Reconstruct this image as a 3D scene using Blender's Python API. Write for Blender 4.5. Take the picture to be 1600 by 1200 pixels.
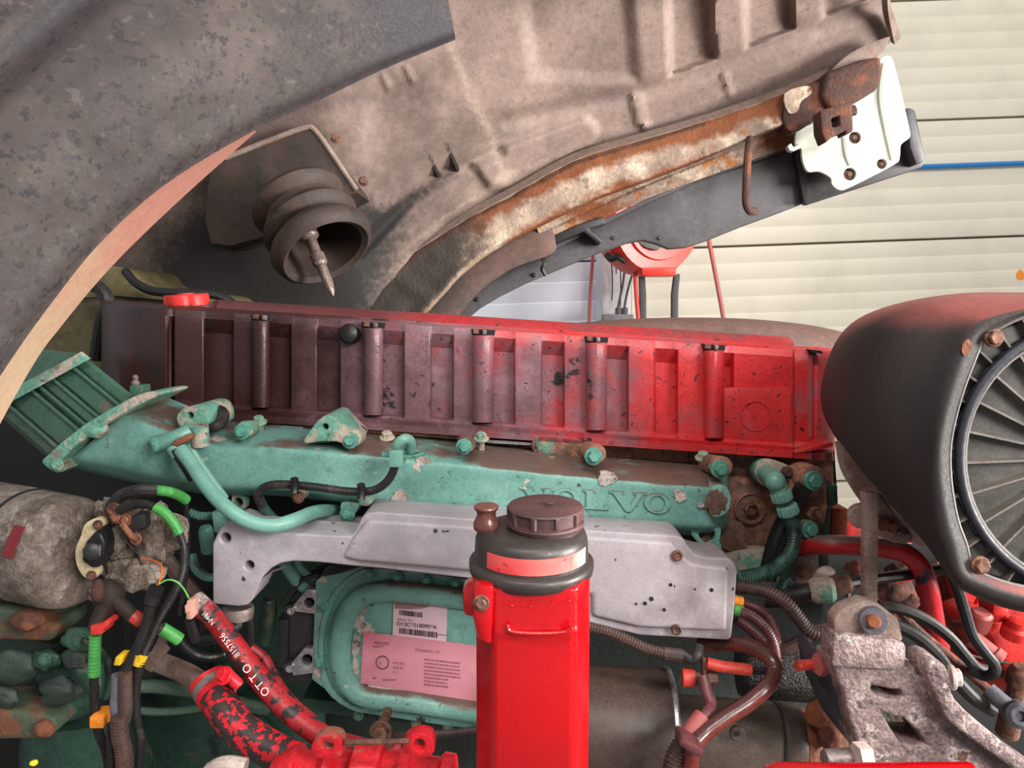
import bpy, bmesh, math, random
from mathutils import Vector as V, Matrix, noise
random.seed(7)
sc = bpy.context.scene
for o in list(bpy.data.objects): bpy.data.objects.remove(o)
COL = sc.collection
pi = math.pi
# ------------------------------------------------------------------ camera, world, lights, exposure
CAM = V((0, 0, 1.75)); FPX = 1200.0; PITCH = math.radians(5)
cd = bpy.data.cameras.new('camera'); cam = bpy.data.objects.new('camera', cd); COL.objects.link(cam)
cam.location = CAM; cam.rotation_euler = (pi/2 - PITCH, 0, 0)
cd.sensor_width = 36; cd.lens = 36*FPX/1600; cd.clip_start = .05
sc.camera = cam
sc.view_settings.view_transform = 'Standard'; sc.view_settings.look = 'None'
sc.view_settings.gamma = 1; sc.view_settings.use_curve_mapping = False
sc.view_settings.exposure = 0.0
w = bpy.data.worlds.new('workshop_air'); sc.world = w; w.use_nodes = True
w.node_tree.nodes['Background'].inputs[0].default_value = (.95, .96, 1, 1)
w.node_tree.nodes['Background'].inputs[1].default_value = .36
def area(name, loc, target, sx, sy, power, col=(1, 1, 1), spread=180):
    l = bpy.data.lights.new(name, 'AREA'); l.shape = 'RECTANGLE'; l.size = sx; l.size_y = sy; l.energy = power; l.color = col; l.spread = math.radians(spread)
    o = bpy.data.objects.new(name, l); COL.objects.link(o); o.location = loc
    o.rotation_euler = (V(target)-V(loc)).to_track_quat('-Z', 'Y').to_euler()
area('workshop_door_daylight', (2.3, -2.3, 3.2), (.1, 1.2, 1.5), 1.5, 1.3, 175, (1, .96, .93))
area('side_fill_light', (3.7, .0, 2.0), (.2, 1.3, 1.85), 1.3, 1.1, 80, (1, .97, .92), 75)  # added out of view to brighten the hood underside and right-facing sides
area('unseen_overhead_light', (-.3, -.9, 3.9), (0, 1.2, 1.4), 2.0, .4, 56, (1, .95, .9))
area('unseen_overhead_light', (2.6, 2.1, 3.9), (1.6, 3.8, 1.7), 3.2, .3, 9, (1, .97, .88))  # added out of view to light the cream wall
area('unseen_overhead_light', (-.2, 2.9, 3.7), (.3, 4.2, 1.5), 1.2, .3, 9, (.92, .95, 1))  # second unseen light, added to brighten the wall

# ------------------------------------------------------------------ helpers
KE = -0.06
FW = V((0, math.cos(PITCH), -math.sin(PITCH))); UP = V((0, math.sin(PITCH), math.cos(PITCH)))
def P(px, py, Y, k=KE):
    """point on the plane y = Y + k*x seen in that direction (photograph measured in 1600x1200)"""
    d = FW + V((1, 0, 0))*((px-800)/FPX) + UP*((600-py)/FPX)
    return CAM + d*(Y/(d.y - k*d.x))
def m(px, Y): return px*Y/FPX
def lin(c):
    c = c/255.0
    return c/12.92 if c <= .04045 else ((c+.055)/1.055)**2.4
def rgb(c): return (lin(c[0]), lin(c[1]), lin(c[2]), 1)
MATS = {}
def mat(name, col, rough=.5, metal=0, layers=(), bump=.0, bscale=150, coat=0, attr=None, spec=.5, grain=.24):
    if name in MATS: return MATS[name]
    mt = bpy.data.materials.new(name); mt.use_nodes = True; MATS[name] = mt
    nt = mt.node_tree; N = nt.nodes; L = nt.links; b = N['Principled BSDF']
    b.inputs['Roughness'].default_value = rough; b.inputs['Metallic'].default_value = metal
    b.inputs['Specular IOR Level'].default_value = spec
    if coat: b.inputs['Coat Weight'].default_value = coat; b.inputs['Coat Roughness'].default_value = .15
    tc = N.new('ShaderNodeTexCoord')
    cur = None
    rgbn = N.new('ShaderNodeRGB'); rgbn.outputs[0].default_value = rgb(col); cur = rgbn.outputs[0]
    rcur = None
    def mixcol(cur, fac, c):
        mx = N.new('ShaderNodeMix'); mx.data_type = 'RGBA'
        L.new(fac, mx.inputs[0]); L.new(cur, mx.inputs[6]); mx.inputs[7].default_value = rgb(c)
        return mx.outputs[2]
    for ly in layers:
        c, scale, lo, hi = ly[:4]; kw = ly[4] if len(ly) > 4 else {}
        mp = N.new('ShaderNodeMapping'); mp.inputs['Scale'].default_value = kw.get('st', (1, 1, 1))
        mp.inputs['Location'].default_value = kw.get('off', (scale*.37, scale*.11, scale*.23))
        L.new(tc.outputs['Object'], mp.inputs[0])
        nz = N.new('ShaderNodeTexNoise'); nz.inputs['Scale'].default_value = scale
        nz.inputs['Detail'].default_value = kw.get('det', 6); nz.inputs['Roughness'].default_value = kw.get('nr', .6)
        L.new(mp.outputs[0], nz.inputs[0]); f = nz.outputs[0]
        for (ax, a0, a1, wt) in kw.get('g', ()):
            sp = N.new('ShaderNodeSeparateXYZ'); L.new(tc.outputs['Object'], sp.inputs[0])
            mr = N.new('ShaderNodeMapRange'); L.new(sp.outputs[ax], mr.inputs[0])
            mr.inputs[1].default_value = a0; mr.inputs[2].default_value = a1; mr.inputs[3].default_value = 0; mr.inputs[4].default_value = wt
            ad = N.new('ShaderNodeMath'); L.new(f, ad.inputs[0]); L.new(mr.outputs[0], ad.inputs[1]); f = ad.outputs[0]
        if 'up' in kw:     # dust settles on faces that look upwards
            ge = N.new('ShaderNodeNewGeometry'); sp = N.new('ShaderNodeSeparateXYZ'); L.new(ge.outputs['Normal'], sp.inputs[0])
            ml = N.new('ShaderNodeMath'); ml.operation = 'MULTIPLY_ADD'; L.new(sp.outputs[2], ml.inputs[0]); ml.inputs[1].default_value = kw['up']
            L.new(f, ml.inputs[2]); f = ml.outputs[0]
        mr = N.new('ShaderNodeMapRange'); mr.interpolation_type = 'SMOOTHSTEP'; L.new(f, mr.inputs[0])
        mr.inputs[1].default_value = lo; mr.inputs[2].default_value = hi
        mr.inputs[3].default_value = 0; mr.inputs[4].default_value = kw.get('a', 1)
        cur = mixcol(cur, mr.outputs[0], c)
    for (an, c, amt) in (attr or ()):
        at = N.new('ShaderNodeAttribute'); at.attribute_name = an
        nz = N.new('ShaderNodeTexNoise'); nz.inputs['Scale'].default_value = 60; nz.inputs['Detail'].default_value = 8; nz.inputs['Roughness'].default_value = .7
        L.new(tc.outputs['Object'], nz.inputs[0])
        ad = N.new('ShaderNodeMath'); ad.operation = 'MULTIPLY_ADD'; L.new(nz.outputs[0], ad.inputs[0]); ad.inputs[1].default_value = .9
        L.new(at.outputs['Fac'], ad.inputs[2])
        mr = N.new('ShaderNodeMapRange'); mr.interpolation_type = 'SMOOTHSTEP'; L.new(ad.outputs[0], mr.inputs[0])
        mr.inputs[1].default_value = .62; mr.inputs[2].default_value = 1.25; mr.inputs[4].default_value = amt
        cur = mixcol(cur, mr.outputs[0], c)
    if grain:      # fine dust and grit in the finish
        for scl, amt in ((70, grain*.7), (330, grain)):
            nz = N.new('ShaderNodeTexNoise'); nz.inputs['Scale'].default_value = scl; nz.inputs['Detail'].default_value = 5; nz.inputs['Roughness'].default_value = .7
            L.new(tc.outputs['Object'], nz.inputs[0])
            mr = N.new('ShaderNodeMapRange'); L.new(nz.outputs[0], mr.inputs[0]); mr.inputs[1].default_value = .33; mr.inputs[2].default_value = .67
            mr.inputs[3].default_value = 1-amt; mr.inputs[4].default_value = 1+amt
            vm = N.new('ShaderNodeVectorMath'); vm.operation = 'SCALE'; L.new(cur, vm.inputs[0]); L.new(mr.outputs[0], vm.inputs['Scale']); cur = vm.outputs[0]
            if scl == 330:
                m2 = N.new('ShaderNodeMapRange'); L.new(nz.outputs[0], m2.inputs[0]); m2.inputs[1].default_value = .33; m2.inputs[2].default_value = .67
                m2.inputs[3].default_value = max(.05, rough-.1); m2.inputs[4].default_value = min(1, rough+.12); L.new(m2.outputs[0], b.inputs['Roughness'])
    L.new(cur, b.inputs['Base Color'])
    if bump:
        nz = N.new('ShaderNodeTexNoise'); nz.inputs['Scale'].default_value = bscale; nz.inputs['Detail'].default_value = 5
        L.new(tc.outputs['Object'], nz.inputs[0])
        bp = N.new('ShaderNodeBump'); bp.inputs['Strength'].default_value = bump; bp.inputs['Distance'].default_value = .004
        L.new(nz.outputs[0], bp.inputs['Height']); L.new(bp.outputs[0], b.inputs['Normal'])
    return mt
class MB:
    def __init__(s): s.v = []; s.f = []
    def add(s, vs, fs):
        n = len(s.v); s.v += [V(x) for x in vs]; s.f += [tuple(i+n for i in f) for f in fs]; return s
    def __iadd__(s, o): return s.add(o.v, o.f)
def obj(name, mb, mt, parent=None, sharp=35, attrs=None, kind=None):
    me = bpy.data.meshes.new(name); me.from_pydata(mb.v, [], mb.f); me.validate()
    bm = bmesh.new(); bm.from_mesh(me); bmesh.ops.recalc_face_normals(bm, faces=bm.faces); bm.to_mesh(me); bm.free()
    me.polygons.foreach_set('use_smooth', [True]*len(me.polygons)); me.set_sharp_from_angle(angle=math.radians(sharp))
    me.materials.append(mt)
    for k, vals in (attrs or {}).items():
        a = me.attributes.new(k, 'FLOAT', 'POINT'); a.data.foreach_set('value', vals)
    o = bpy.data.objects.new(name, me); COL.objects.link(o)
    if parent: o.parent = parent
    if kind: o['kind'] = kind
    return o
def tag(o, label, cat, group=None):
    o['label'] = label; o['category'] = cat
    if group: o['group'] = group
    return o
def thing(name, label, cat, group=None):
    o = bpy.data.objects.new(name, None); o.empty_display_size = .03; COL.objects.link(o); return tag(o, label, cat, group)
def lab(o, text): o['label'] = text; return o
def sm(pts, n=6, closed=False):
    """Catmull-Rom through tuples"""
    q = [tuple(p) for p in pts]; N = len(q); out = []
    def at(i):
        if closed: return q[i % N]
        if i < 0: return tuple(2*a-b for a, b in zip(q[0], q[1]))
        if i >= N: return tuple(2*a-b for a, b in zip(q[-1], q[-2]))
        return q[i]
    for i in range(N if closed else N-1):
        a, b, c, d = at(i-1), at(i), at(i+1), at(i+2)
        for j in range(n):
            t = j/n
            out.append(tuple(.5*(2*y+(z-x)*t+(2*x-5*y+4*z-u)*t*t+(3*y-x-3*z+u)*t**3) for x, y, z, u in zip(a, b, c, d)))
    if not closed: out.append(q[-1])
    return out
def bev(mb, off, seg=2, ang=30):
    bm = bmesh.new(); vs = [bm.verts.new(v) for v in mb.v]
    for f in mb.f:
        try: bm.faces.new([vs[i] for i in f])
        except ValueError: pass
    bmesh.ops.recalc_face_normals(bm, faces=bm.faces)
    es = [e for e in bm.edges if len(e.link_faces) == 2 and e.calc_face_angle(0) > math.radians(ang)]
    bmesh.ops.bevel(bm, geom=es, offset=off, segments=seg, affect='EDGES', clamp_overlap=True, profile=.5)
    bm.verts.index_update(); r = MB(); r.v = [v.co.copy() for v in bm.verts]; r.f = [tuple(v.index for v in f.verts) for f in bm.faces]; bm.free()
    return r
def prism(pts, ext, holes=(), bevel=0, seg=2):
    loops = [list(map(V, pts))]+[list(map(V, h)) for h in holes]
    bm = bmesh.new(); es = []; allv = []
    for lp in loops:
        vs = [bm.verts.new(p) for p in lp]; allv += vs
        es += [bm.edges.new((vs[i], vs[(i+1) % len(vs)])) for i in range(len(vs))]
    bm.verts.index_update()
    bmesh.ops.triangle_fill(bm, use_beauty=True, use_dissolve=False, edges=es)
    bm.verts.index_update()
    n = len(allv); mb = MB(); mb.v = [v.co.copy() for v in allv]
    fr = [tuple(v.index for v in f.verts) for f in bm.faces]; bm.free()
    e = V(ext); mb.v += [p+e for p in mb.v]
    mb.f = fr+[tuple(i+n for i in reversed(f)) for f in fr]
    k = 0
    for lp in loops:
        c = len(lp)
        for i in range(c): mb.f.append((k+i, k+(i+1) % c, k+(i+1) % c+n, k+i+n))
        k += c
    return bev(mb, bevel, seg) if bevel else mb
def plate(poly, Y, depth, holes=(), bevel=0, seg=2, k=KE):
    """solid plate: outline in photograph measure at distance Y, real thickness behind it"""
    return prism([P(x, y, Y, k) for x, y in poly], (0, depth, 0), [[P(x, y, Y, k) for x, y in h] for h in holes], bevel, seg)
def circ(cx, cy, r, n=14, ry=None): return [(cx+r*math.cos(2*pi*i/n), cy+(ry or r)*math.sin(2*pi*i/n)) for i in range(n)]
def tube(path, r, seg=10, corr=None, cap=True):
    """sweep; corr=(pitch, depth) gives a corrugated hose; r number or function of 0..1"""
    p = [V(a) for a in path]
    d = [0]
    for a, b in zip(p, p[1:]): d.append(d[-1]+(b-a).length)
    T = d[-1]
    def at(s):
        for i in range(len(p)-1):
            if s <= d[i+1] or i == len(p)-2:
                t = (s-d[i])/max(1e-9, d[i+1]-d[i]); return p[i].lerp(p[i+1], t)
    rf = r if callable(r) else (lambda t: r)
    if corr:
        n = max(2, int(T/corr[0])); ss = []; rr = []
        for i in range(n):
            for f, q in ((0, 0), (.12, 1), (.5, 1), (.62, 0)):
                ss.append((i+f)/n); rr.append(rf((i+f)/n)-(0 if q else corr[1]))
        ss.append(1); rr.append(rf(1)-corr[1])
        c = [at(s*T) for s in ss]
    else: c = p; rr = [rf(x/T) for x in d]
    mb = MB(); tn = []
    for i in range(len(c)):
        a = c[max(0, i-1)]; b = c[min(len(c)-1, i+1)]; tn.append((b-a).normalized())
    u = tn[0].orthogonal().normalized()
    for i in range(len(c)):
        if i: u = (u - tn[i]*u.dot(tn[i])).normalized()
        w_ = tn[i].cross(u)
        for j in range(seg):
            a = 2*pi*j/seg; mb.v.append(c[i]+(u*math.cos(a)+w_*math.sin(a))*rr[i])
    for i in range(len(c)-1):
        for j in range(seg): mb.f.append((i*seg+j, i*seg+(j+1) % seg, (i+1)*seg+(j+1) % seg, (i+1)*seg+j))
    if cap: mb.f.append(tuple(range(seg))); mb.f.append(tuple(range(len(mb.v)-seg, len(mb.v))))
    return mb
def path(pts, n=8): return [P(*q) for q in sm(pts, n)]
def hose(pts, rpx, n=8, corr=None, seg=10):
    Y = sum(q[2] for q in pts)/len(pts)
    c = (m(corr[0], Y), m(corr[1], Y)) if corr else None
    return tube(path(pts, n), m(rpx, Y), seg, c)
def frame(axis):
    a = V(axis).normalized(); u = a.cross(V((0, 0, 1)))
    if u.length < 1e-3: u = V((1, 0, 0))
    u.normalize(); return a, u, u.cross(a)
def lathe(prof, org, axis, seg=28, lobes=None):
    a, u, w_ = frame(axis); mb = MB(); org = V(org)
    for (r, h) in prof:
        for j in range(seg):
            t = 2*pi*j/seg; q = r*(lobes(t, r, h) if lobes else 1)
            mb.v.append(org+a*h+(u*math.cos(t)+w_*math.sin(t))*q)
    for i in range(len(prof)-1):
        for j in range(seg): mb.f.append((i*seg+j, i*seg+(j+1) % seg, (i+1)*seg+(j+1) % seg, (i+1)*seg+j))
    mb.f.append(tuple(range(seg))); mb.f.append(tuple(range(len(mb.v)-seg, len(mb.v))))
    return mb
TOCAM = V((0, -1, .05))
def bolt(c, r, h=None, axis=TOCAM, washer=1.45, shank=0, hexa=True):
    """hex head on a washer; r in metres"""
    h = h or r*1.0; mb = MB()
    if shank: mb += lathe([(r*.62, -shank), (r*.62, 0)], c, axis, 10)
    if washer: mb += lathe([(r*washer, -.001), (r*washer, r*.18), (r*washer*.9, r*.3)], c, axis, 16)
    mb += lathe([(r, 0), (r, h*.85), (r*.82, h)], c, axis, 6 if hexa else 14)
    return mb
def pbolt(px, py, Y, rpx, **kw): return bolt(P(px, py, Y), m(rpx, Y), **kw)
def loft(rows, closed=True, cap=True):
    n = len(rows[0]); mb = MB()
    for r in rows: mb.v += [V(p) for p in r]
    for i in range(len(rows)-1):
        for j in range(n if closed else n-1): mb.f.append((i*n+j, i*n+(j+1) % n, (i+1)*n+(j+1) % n, (i+1)*n+j))
    if cap and closed: mb.f.append(tuple(range(n))); mb.f.append(tuple(range(len(mb.v)-n, len(mb.v))))
    return mb
def resmp(row, n):
    """resample a row of tuples by smooth curve to n+1 points"""
    s = sm(row, 12); L = len(s)-1; out = []
    for i in range(n+1):
        t = i/n*L; k = min(L-1, int(t)); f = t-k; out.append(tuple(a+(b-a)*f for a, b in zip(s[k], s[k+1])))
    return out
def sheet(rows, nu, nv, thick, disp=None, attr=None):
    """smooth sheet through rows of (px, py, Y), given a real thickness; disp(px,py) metres away from the viewer"""
    R = [resmp(r, nu) for r in rows]; cols = [resmp([r[i] for r in R], nv) for i in range(nu+1)]
    g = [[None]*(nv+1) for _ in range(nu+1)]; mb = MB(); at = []
    for i in range(nu+1):
        for j in range(nv+1):
            x, y, Y = cols[i][j]
            mb.v.append(P(x, y, Y+(disp(x, y) if disp else 0)))
            if attr: at.append(attr(x, y))
    W = nv+1
    fr = [(i*W+j, (i+1)*W+j, (i+1)*W+j+1, i*W+j+1) for i in range(nu) for j in range(nv)]
    n = len(mb.v); nrm = [V((0, 0, 0)) for _ in range(n)]
    for f in fr:
        q = (mb.v[f[2]]-mb.v[f[0]]).cross(mb.v[f[3]]-mb.v[f[1]])
        for i in f: nrm[i] += q
    s = 1 if sum(nrm[i].dot(mb.v[i]-CAM) for i in range(0, n, 17)) > 0 else -1
    mb.v += [mb.v[i]+nrm[i].normalized()*s*thick for i in range(n)]
    mb.f = fr+[tuple(i+n for i in reversed(f)) for f in fr]
    ed = [i*W for i in range(nu+1)]+[nu*W+j for j in range(1, W)]+[i*W+nv for i in range(nu-1, -1, -1)]+[j for j in range(nv-1, 0, -1)]
    for a, b in zip(ed, ed[1:]+ed[:1]): mb.f.append((a, b, b+n, a+n))
    return (mb, (at+at)) if attr else mb
def seg_d(x, y, a, b):
    dx, dy = b[0]-a[0], b[1]-a[1]; t = max(0, min(1, ((x-a[0])*dx+(y-a[1])*dy)/(dx*dx+dy*dy))); return math.hypot(x-a[0]-t*dx, y-a[1]-t*dy)
def line_d(x, y, pl): return min(seg_d(x, y, a, b) for a, b in zip(pl, pl[1:]))
def inside(x, y, pl):
    c = False; n = len(pl)
    for i in range(n):
        (x1, y1), (x2, y2) = pl[i], pl[(i+1) % n]
        if (y1 > y) != (y2 > y) and x < (x2-x1)*(y-y1)/(y2-y1)+x1: c = not c
    return c
def sst(t): t = max(0, min(1, t)); return t*t*(3-2*t)
def lump(c, r, sx=1, sy=1, sz=1, amp=.25, fr=1.6, sub=3, seed=0):
    bm = bmesh.new(); bmesh.ops.create_icosphere(bm, subdivisions=sub, radius=1); mb = MB(); c = V(c)
    bm.verts.index_update()
    for v in bm.verts:
        p = v.co.copy(); q = p*(1+amp*noise.noise(p*fr+V((seed*7.3, seed*3.1, seed)))+amp*.4*noise.noise(p*fr*3+V((seed, seed*2, 4))))
        mb.v.append(c+V((q.x*sx, q.y*sy, q.z*sz))*r)
    mb.f = [tuple(v.index for v in f.verts) for f in bm.faces]; bm.free(); return mb
def box(c, sx, sy, sz, bevel=0, rot=None):
    mb = MB(); c = V(c)
    R = rot or Matrix.Identity(3)
    for dx in (-1, 1):
        for dy in (-1, 1):
            for dz in (-1, 1): mb.v.append(c+R @ V((dx*sx/2, dy*sy/2, dz*sz/2)))
    mb.f = [(0, 1, 3, 2), (4, 6, 7, 5), (0, 4, 5, 1), (2, 3, 7, 6), (0, 2, 6, 4), (1, 5, 7, 3)]
    return bev(mb, bevel) if bevel else mb
def text(s, org, right, up, h, mt, parent, name, depth=.0003, center=False, shear=0):
    cu = bpy.data.curves.new('t', 'FONT'); cu.body = s; cu.size = 1; cu.extrude = 0
    if center: cu.align_x = 'CENTER'
    to = bpy.data.objects.new('t', cu); COL.objects.link(to)
    dg = bpy.context.evaluated_depsgraph_get(); dg.update()
    me = bpy.data.meshes.new_from_object(to.evaluated_get(dg))
    r = V(right).normalized(); u = V(up).normalized(); n = r.cross(u)
    mb = MB(); mb.v = [V(org)+r*v.co.x*h/.7+u*v.co.y*h/.7+n*depth for v in me.vertices]; mb.f = [tuple(p.vertices) for p in me.polygons]
    bpy.data.objects.remove(to); bpy.data.curves.remove(cu); bpy.data.meshes.remove(me)
    o = obj(name, mb, mt, parent); return o
def rrect(x0, y0, x1, y1, r, n=5):
    out = []
    for cx, cy, a0 in ((x1-r, y1-r, 0), (x0+r, y1-r, 90), (x0+r, y0+r, 180), (x1-r, y0+r, 270)):
        for i in range(n+1):
            a = math.radians(a0+90*i/n); out.append((cx+r*math.cos(a), cy+r*math.sin(a)))
    return out
# ------------------------------------------------------------------ materials
M_wall = mat('cream_sheet_steel', (226, 219, 200), .45, layers=[((212, 205, 186), 3, .45, .75)], grain=.04)
M_wall2 = mat('white_sheet_steel', (226, 229, 238), .4, layers=[((210, 213, 222), 3, .5, .75)], grain=.04)
M_column = mat('white_column_paint', (226, 224, 224), .5, layers=[((205, 200, 198), 8, .45, .7)], grain=.04)
M_seam = mat('dark_rubber_seam', (120, 118, 108), .7, grain=.04)
M_blue = mat('blue_plastic', (30, 118, 190), .4, grain=.04)
M_hood = mat('dusty_hood_laminate', (140, 120, 111), .78, layers=[((118, 100, 93), 4, .38, .66), ((156, 136, 125), 9, .5, .75, {'a': .6}), ((84, 69, 63), 6, .54, .90, {'g': ((0, .45, -.5, .36),), 'det': 8}), ((94, 78, 72), 55, .54, .72, {'a': .5, 'det': 8})],  # darkest layer grows leftwards: dirt mixed with painted light falloff
             bump=.25, bscale=90, attr=[('stain', (164, 144, 130), .85), ('soot_shade', (24, 20, 18), 1.0)], grain=0.16)
M_fender = mat('dusty_plastic_fender', (55, 46, 44), .75, layers=[((42, 35, 35), 5, .40, .62), ((74, 62, 58), 9, .5, .70, {'a': .6}), ((42, 37, 39), 60, .52, .68, {'det': 8, 'nr': .7, 'a': .75}), ((27, 23, 26), 88, .58, .64, {'det': 3, 'a': .85, 'off': (2, 5, 1)}), ((84, 76, 73), 70, .6, .7, {'a': .5}), ((30, 26, 29), 55, .62, .66, {'det': 3, 'a': .7})],
               bump=.2, bscale=120, attr=[('scuff_shade', (36, 32, 37), .85)], grain=0.22)
M_flange = mat('pink_fender_flange', (166, 114, 100), .5, layers=[((150, 92, 80), 4, .5, .75, {'a': .7}), ((170, 142, 116), 4, .62, .85, {'g': ((2, 1.90, 1.66, .5),)}), ((190, 140, 110), 70, .66, .74, {'a': .5})], grain=.10)
M_rustbeam = mat('rusted_cream_beam', (162, 142, 124), .75, layers=[((134, 114, 100), 10, .42, .62), ((186, 170, 150), 14, .52, .66), ((88, 72, 62), 30, .56, .68, {'det': 8, 'a': .7}), ((150, 92, 44), 13, .57, .64, {'det': 9, 'nr': .68}), ((104, 58, 30), 16, .62, .68, {'det': 10, 'nr': .7, 'off': (3, 1, 2)})],
                 bump=.5, bscale=120, attr=[('rust', (112, 60, 24), 1.0), ('soot_shade', (52, 44, 38), 1.0), ('deep', (62, 34, 22), 1.0)])
M_hoodflange = mat('dusty_hood_flange', (126, 108, 98), .7, layers=[((104, 86, 76), 9, .45, .7), ((126, 78, 44), 12, .62, .72)], bump=.2)
M_skirt = mat('black_plastic_skirt', (74, 71, 74), .5, layers=[((92, 90, 90), 5, .48, .7), ((62, 78, 66), 4, .6, .75, {'a': .6}), ((118, 108, 96), 10, .66, .8, {'a': .6})])
M_blackpl = mat('black_plastic', (44, 42, 44), .45, layers=[((66, 62, 62), 8, .5, .75)])
M_rubber = mat('dusty_black_rubber', (44, 31, 25), .7, layers=[((60, 44, 36), 9, .42, .7), ((22, 18, 16), 14, .55, .7)], bump=.15)
M_brownrust = mat('dark_brown_rust', (74, 50, 42), .85, layers=[((110, 64, 42), 20, .48, .66), ((50, 36, 34), 14, .52, .68)], bump=.6, bscale=160)
M_white = mat('white_painted_steel', (200, 203, 191), .4, layers=[((222, 224, 212), 8, .55, .8)], grain=.04)
M_greenhole = mat('green_painted_bolt_recess', (40, 112, 72), .5)
M_redorange = mat('glossy_orange_red_plastic', (238, 68, 50), .35, grain=.04)
M_redhose = mat('red_air_hose', (222, 62, 52), .45, grain=.04)
M_dullred = mat('dull_red_hose', (176, 92, 88), .5, grain=.04)
M_greypl = mat('grey_plastic', (120, 118, 120), .5)
M_darkgrey = mat('dark_grey_strap', (76, 76, 80), .6)
M_black = mat('black_cable', (26, 25, 26), .42)
M_blackdust = mat('dusty_black_cable', (29, 27, 26), .5, layers=[((60, 53, 48), 30, .5, .75, {'up': .12})])
M_duct = mat('dusty_brown_plastic', (70, 59, 54), .6, layers=[((88, 74, 68), 5, .4, .65), ((112, 80, 72), 6, .45, .6, {'up': .2, 'a': .6})])
M_airbox = mat('dusty_black_air_cleaner', (32, 25, 24), .66, layers=[((46, 36, 34), 4, .42, .7), ((158, 84, 78), 3, .74, 1.12, {'up': .62, 'a': .95}), ((120, 112, 104), 60, .72, .78, {'a': .5})], bump=.08, bscale=200, grain=0.12)
M_grille = mat('dusty_grey_end_cover', (84, 82, 78), .6, layers=[((104, 100, 94), 9, .45, .7), ((58, 56, 56), 16, .58, .72)])
M_fin = mat('grey_plastic_fin', (112, 103, 98), .5, layers=[((78, 73, 70), 14, .45, .7)])
M_bluerim = mat('dark_blue_grey_rim', (40, 42, 50), .5)
# engine paints
red = (204, 46, 48)
M_cover = mat('red_valve_cover_paint', red, .38, layers=[
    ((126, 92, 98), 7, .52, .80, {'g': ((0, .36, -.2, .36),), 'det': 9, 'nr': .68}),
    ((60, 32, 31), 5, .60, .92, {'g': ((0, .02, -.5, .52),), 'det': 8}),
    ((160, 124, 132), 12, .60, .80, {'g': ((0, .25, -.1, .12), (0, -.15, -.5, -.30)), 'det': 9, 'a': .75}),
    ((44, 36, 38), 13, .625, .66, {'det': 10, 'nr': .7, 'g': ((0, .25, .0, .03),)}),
    ((40, 34, 36), 90, .62, .68, {'det': 4, 'a': .85})], bump=.12, bscale=260, grain=0.16)
M_covertop = mat('dusty_red_cover_top', (164, 42, 46), .55, layers=[((110, 62, 62), 9, .42, .66, {'a': .8}), ((90, 48, 50), 5, .62, .95, {'g': ((0, 0, -.5, .5),)}), ((60, 40, 42), 30, .64, .7)], bump=.1)
M_rusthead = mat('rusty_cast_iron', (158, 112, 92), .75, layers=[((104, 78, 66), 12, .40, .60), ((190, 130, 98), 22, .50, .64), ((94, 140, 120), 9, .60, .65, {'det': 9}), ((44, 36, 34), 26, .6, .7)], bump=.5, bscale=130, grain=0.4)
green = (122, 170, 158)
M_green = mat('green_engine_paint', green, .42, layers=[((102, 152, 140), 5, .42, .62), ((138, 184, 172), 12, .52, .70, {'a': .6}), ((84, 118, 104), 26, .56, .7, {'a': .6, 'det': 9}),
    ((104, 86, 76), 9, .84, 1.0, {'up': .44, 'det': 9, 'g': ((0, -.35, .1, .12),)}), ((200, 184, 174), 14, .635, .655, {'det': 9, 'nr': .66}), ((66, 56, 50), 22, .635, .67, {'det': 9, 'nr': .7}), ((50, 60, 54), 120, .63, .69, {'a': .7})], bump=.10, bscale=220, grain=0.15)
M_greencorr = mat('corroded_green_paint', (104, 156, 136), .6, layers=[((182, 166, 150), 16, .46, .53, {'det': 10, 'nr': .68}), ((128, 112, 98), 24, .56, .66), ((64, 58, 52), 30, .62, .7)], bump=.5, bscale=140)
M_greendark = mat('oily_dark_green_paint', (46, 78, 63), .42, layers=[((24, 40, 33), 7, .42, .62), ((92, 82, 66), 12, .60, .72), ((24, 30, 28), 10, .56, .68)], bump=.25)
M_greenduct = mat('dusty_green_duct', (62, 98, 80), .55, layers=[((78, 92, 78), 6, .45, .68), ((108, 94, 76), 12, .62, .72), ((40, 68, 56), 9, .56, .7)], bump=.12)
M_greenlt = mat('bright_green_pipe_paint', (116, 166, 150), .4, layers=[((94, 146, 130), 8, .45, .68), ((72, 54, 50), 14, .655, .675, {'det': 8})], grain=0.12)
M_bolt = mat('green_painted_bolt', (88, 148, 132), .4, layers=[((66, 116, 102), 30, .5, .68), ((70, 56, 50), 40, .62, .7)])
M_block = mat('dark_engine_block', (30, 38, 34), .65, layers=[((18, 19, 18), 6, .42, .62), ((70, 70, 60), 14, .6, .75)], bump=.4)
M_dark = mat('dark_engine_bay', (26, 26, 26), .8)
M_alu = mat('grey_cast_aluminium', (180, 171, 175), .5, .08, layers=[((148, 141, 145), 4, .42, .66), ((212, 205, 208), 9, .52, .74, {'a': .6}), ((118, 104, 104), 6, .58, .84, {'g': ((0, .0, .28, .30),), 'a': .8, 'det': 7}), ((60, 54, 52), 46, .695, .72, {'det': 2})], bump=.06, bscale=300, grain=0.09)
M_castalu = mat('corroded_cast_aluminium', (148, 127, 124), .62, .15, layers=[((104, 84, 84), 14, .44, .62), ((206, 194, 186), 34, .53, .64, {'det': 9, 'nr': .7}), ((92, 78, 76), 48, .58, .68, {'det': 8}), ((150, 84, 100), 8, .64, .72, {'a': .6}), ((84, 120, 102), 11, .67, .71, {'a': .7}), ((96, 70, 60), 34, .6, .7)], bump=.7, bscale=190, grain=0.45)
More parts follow.
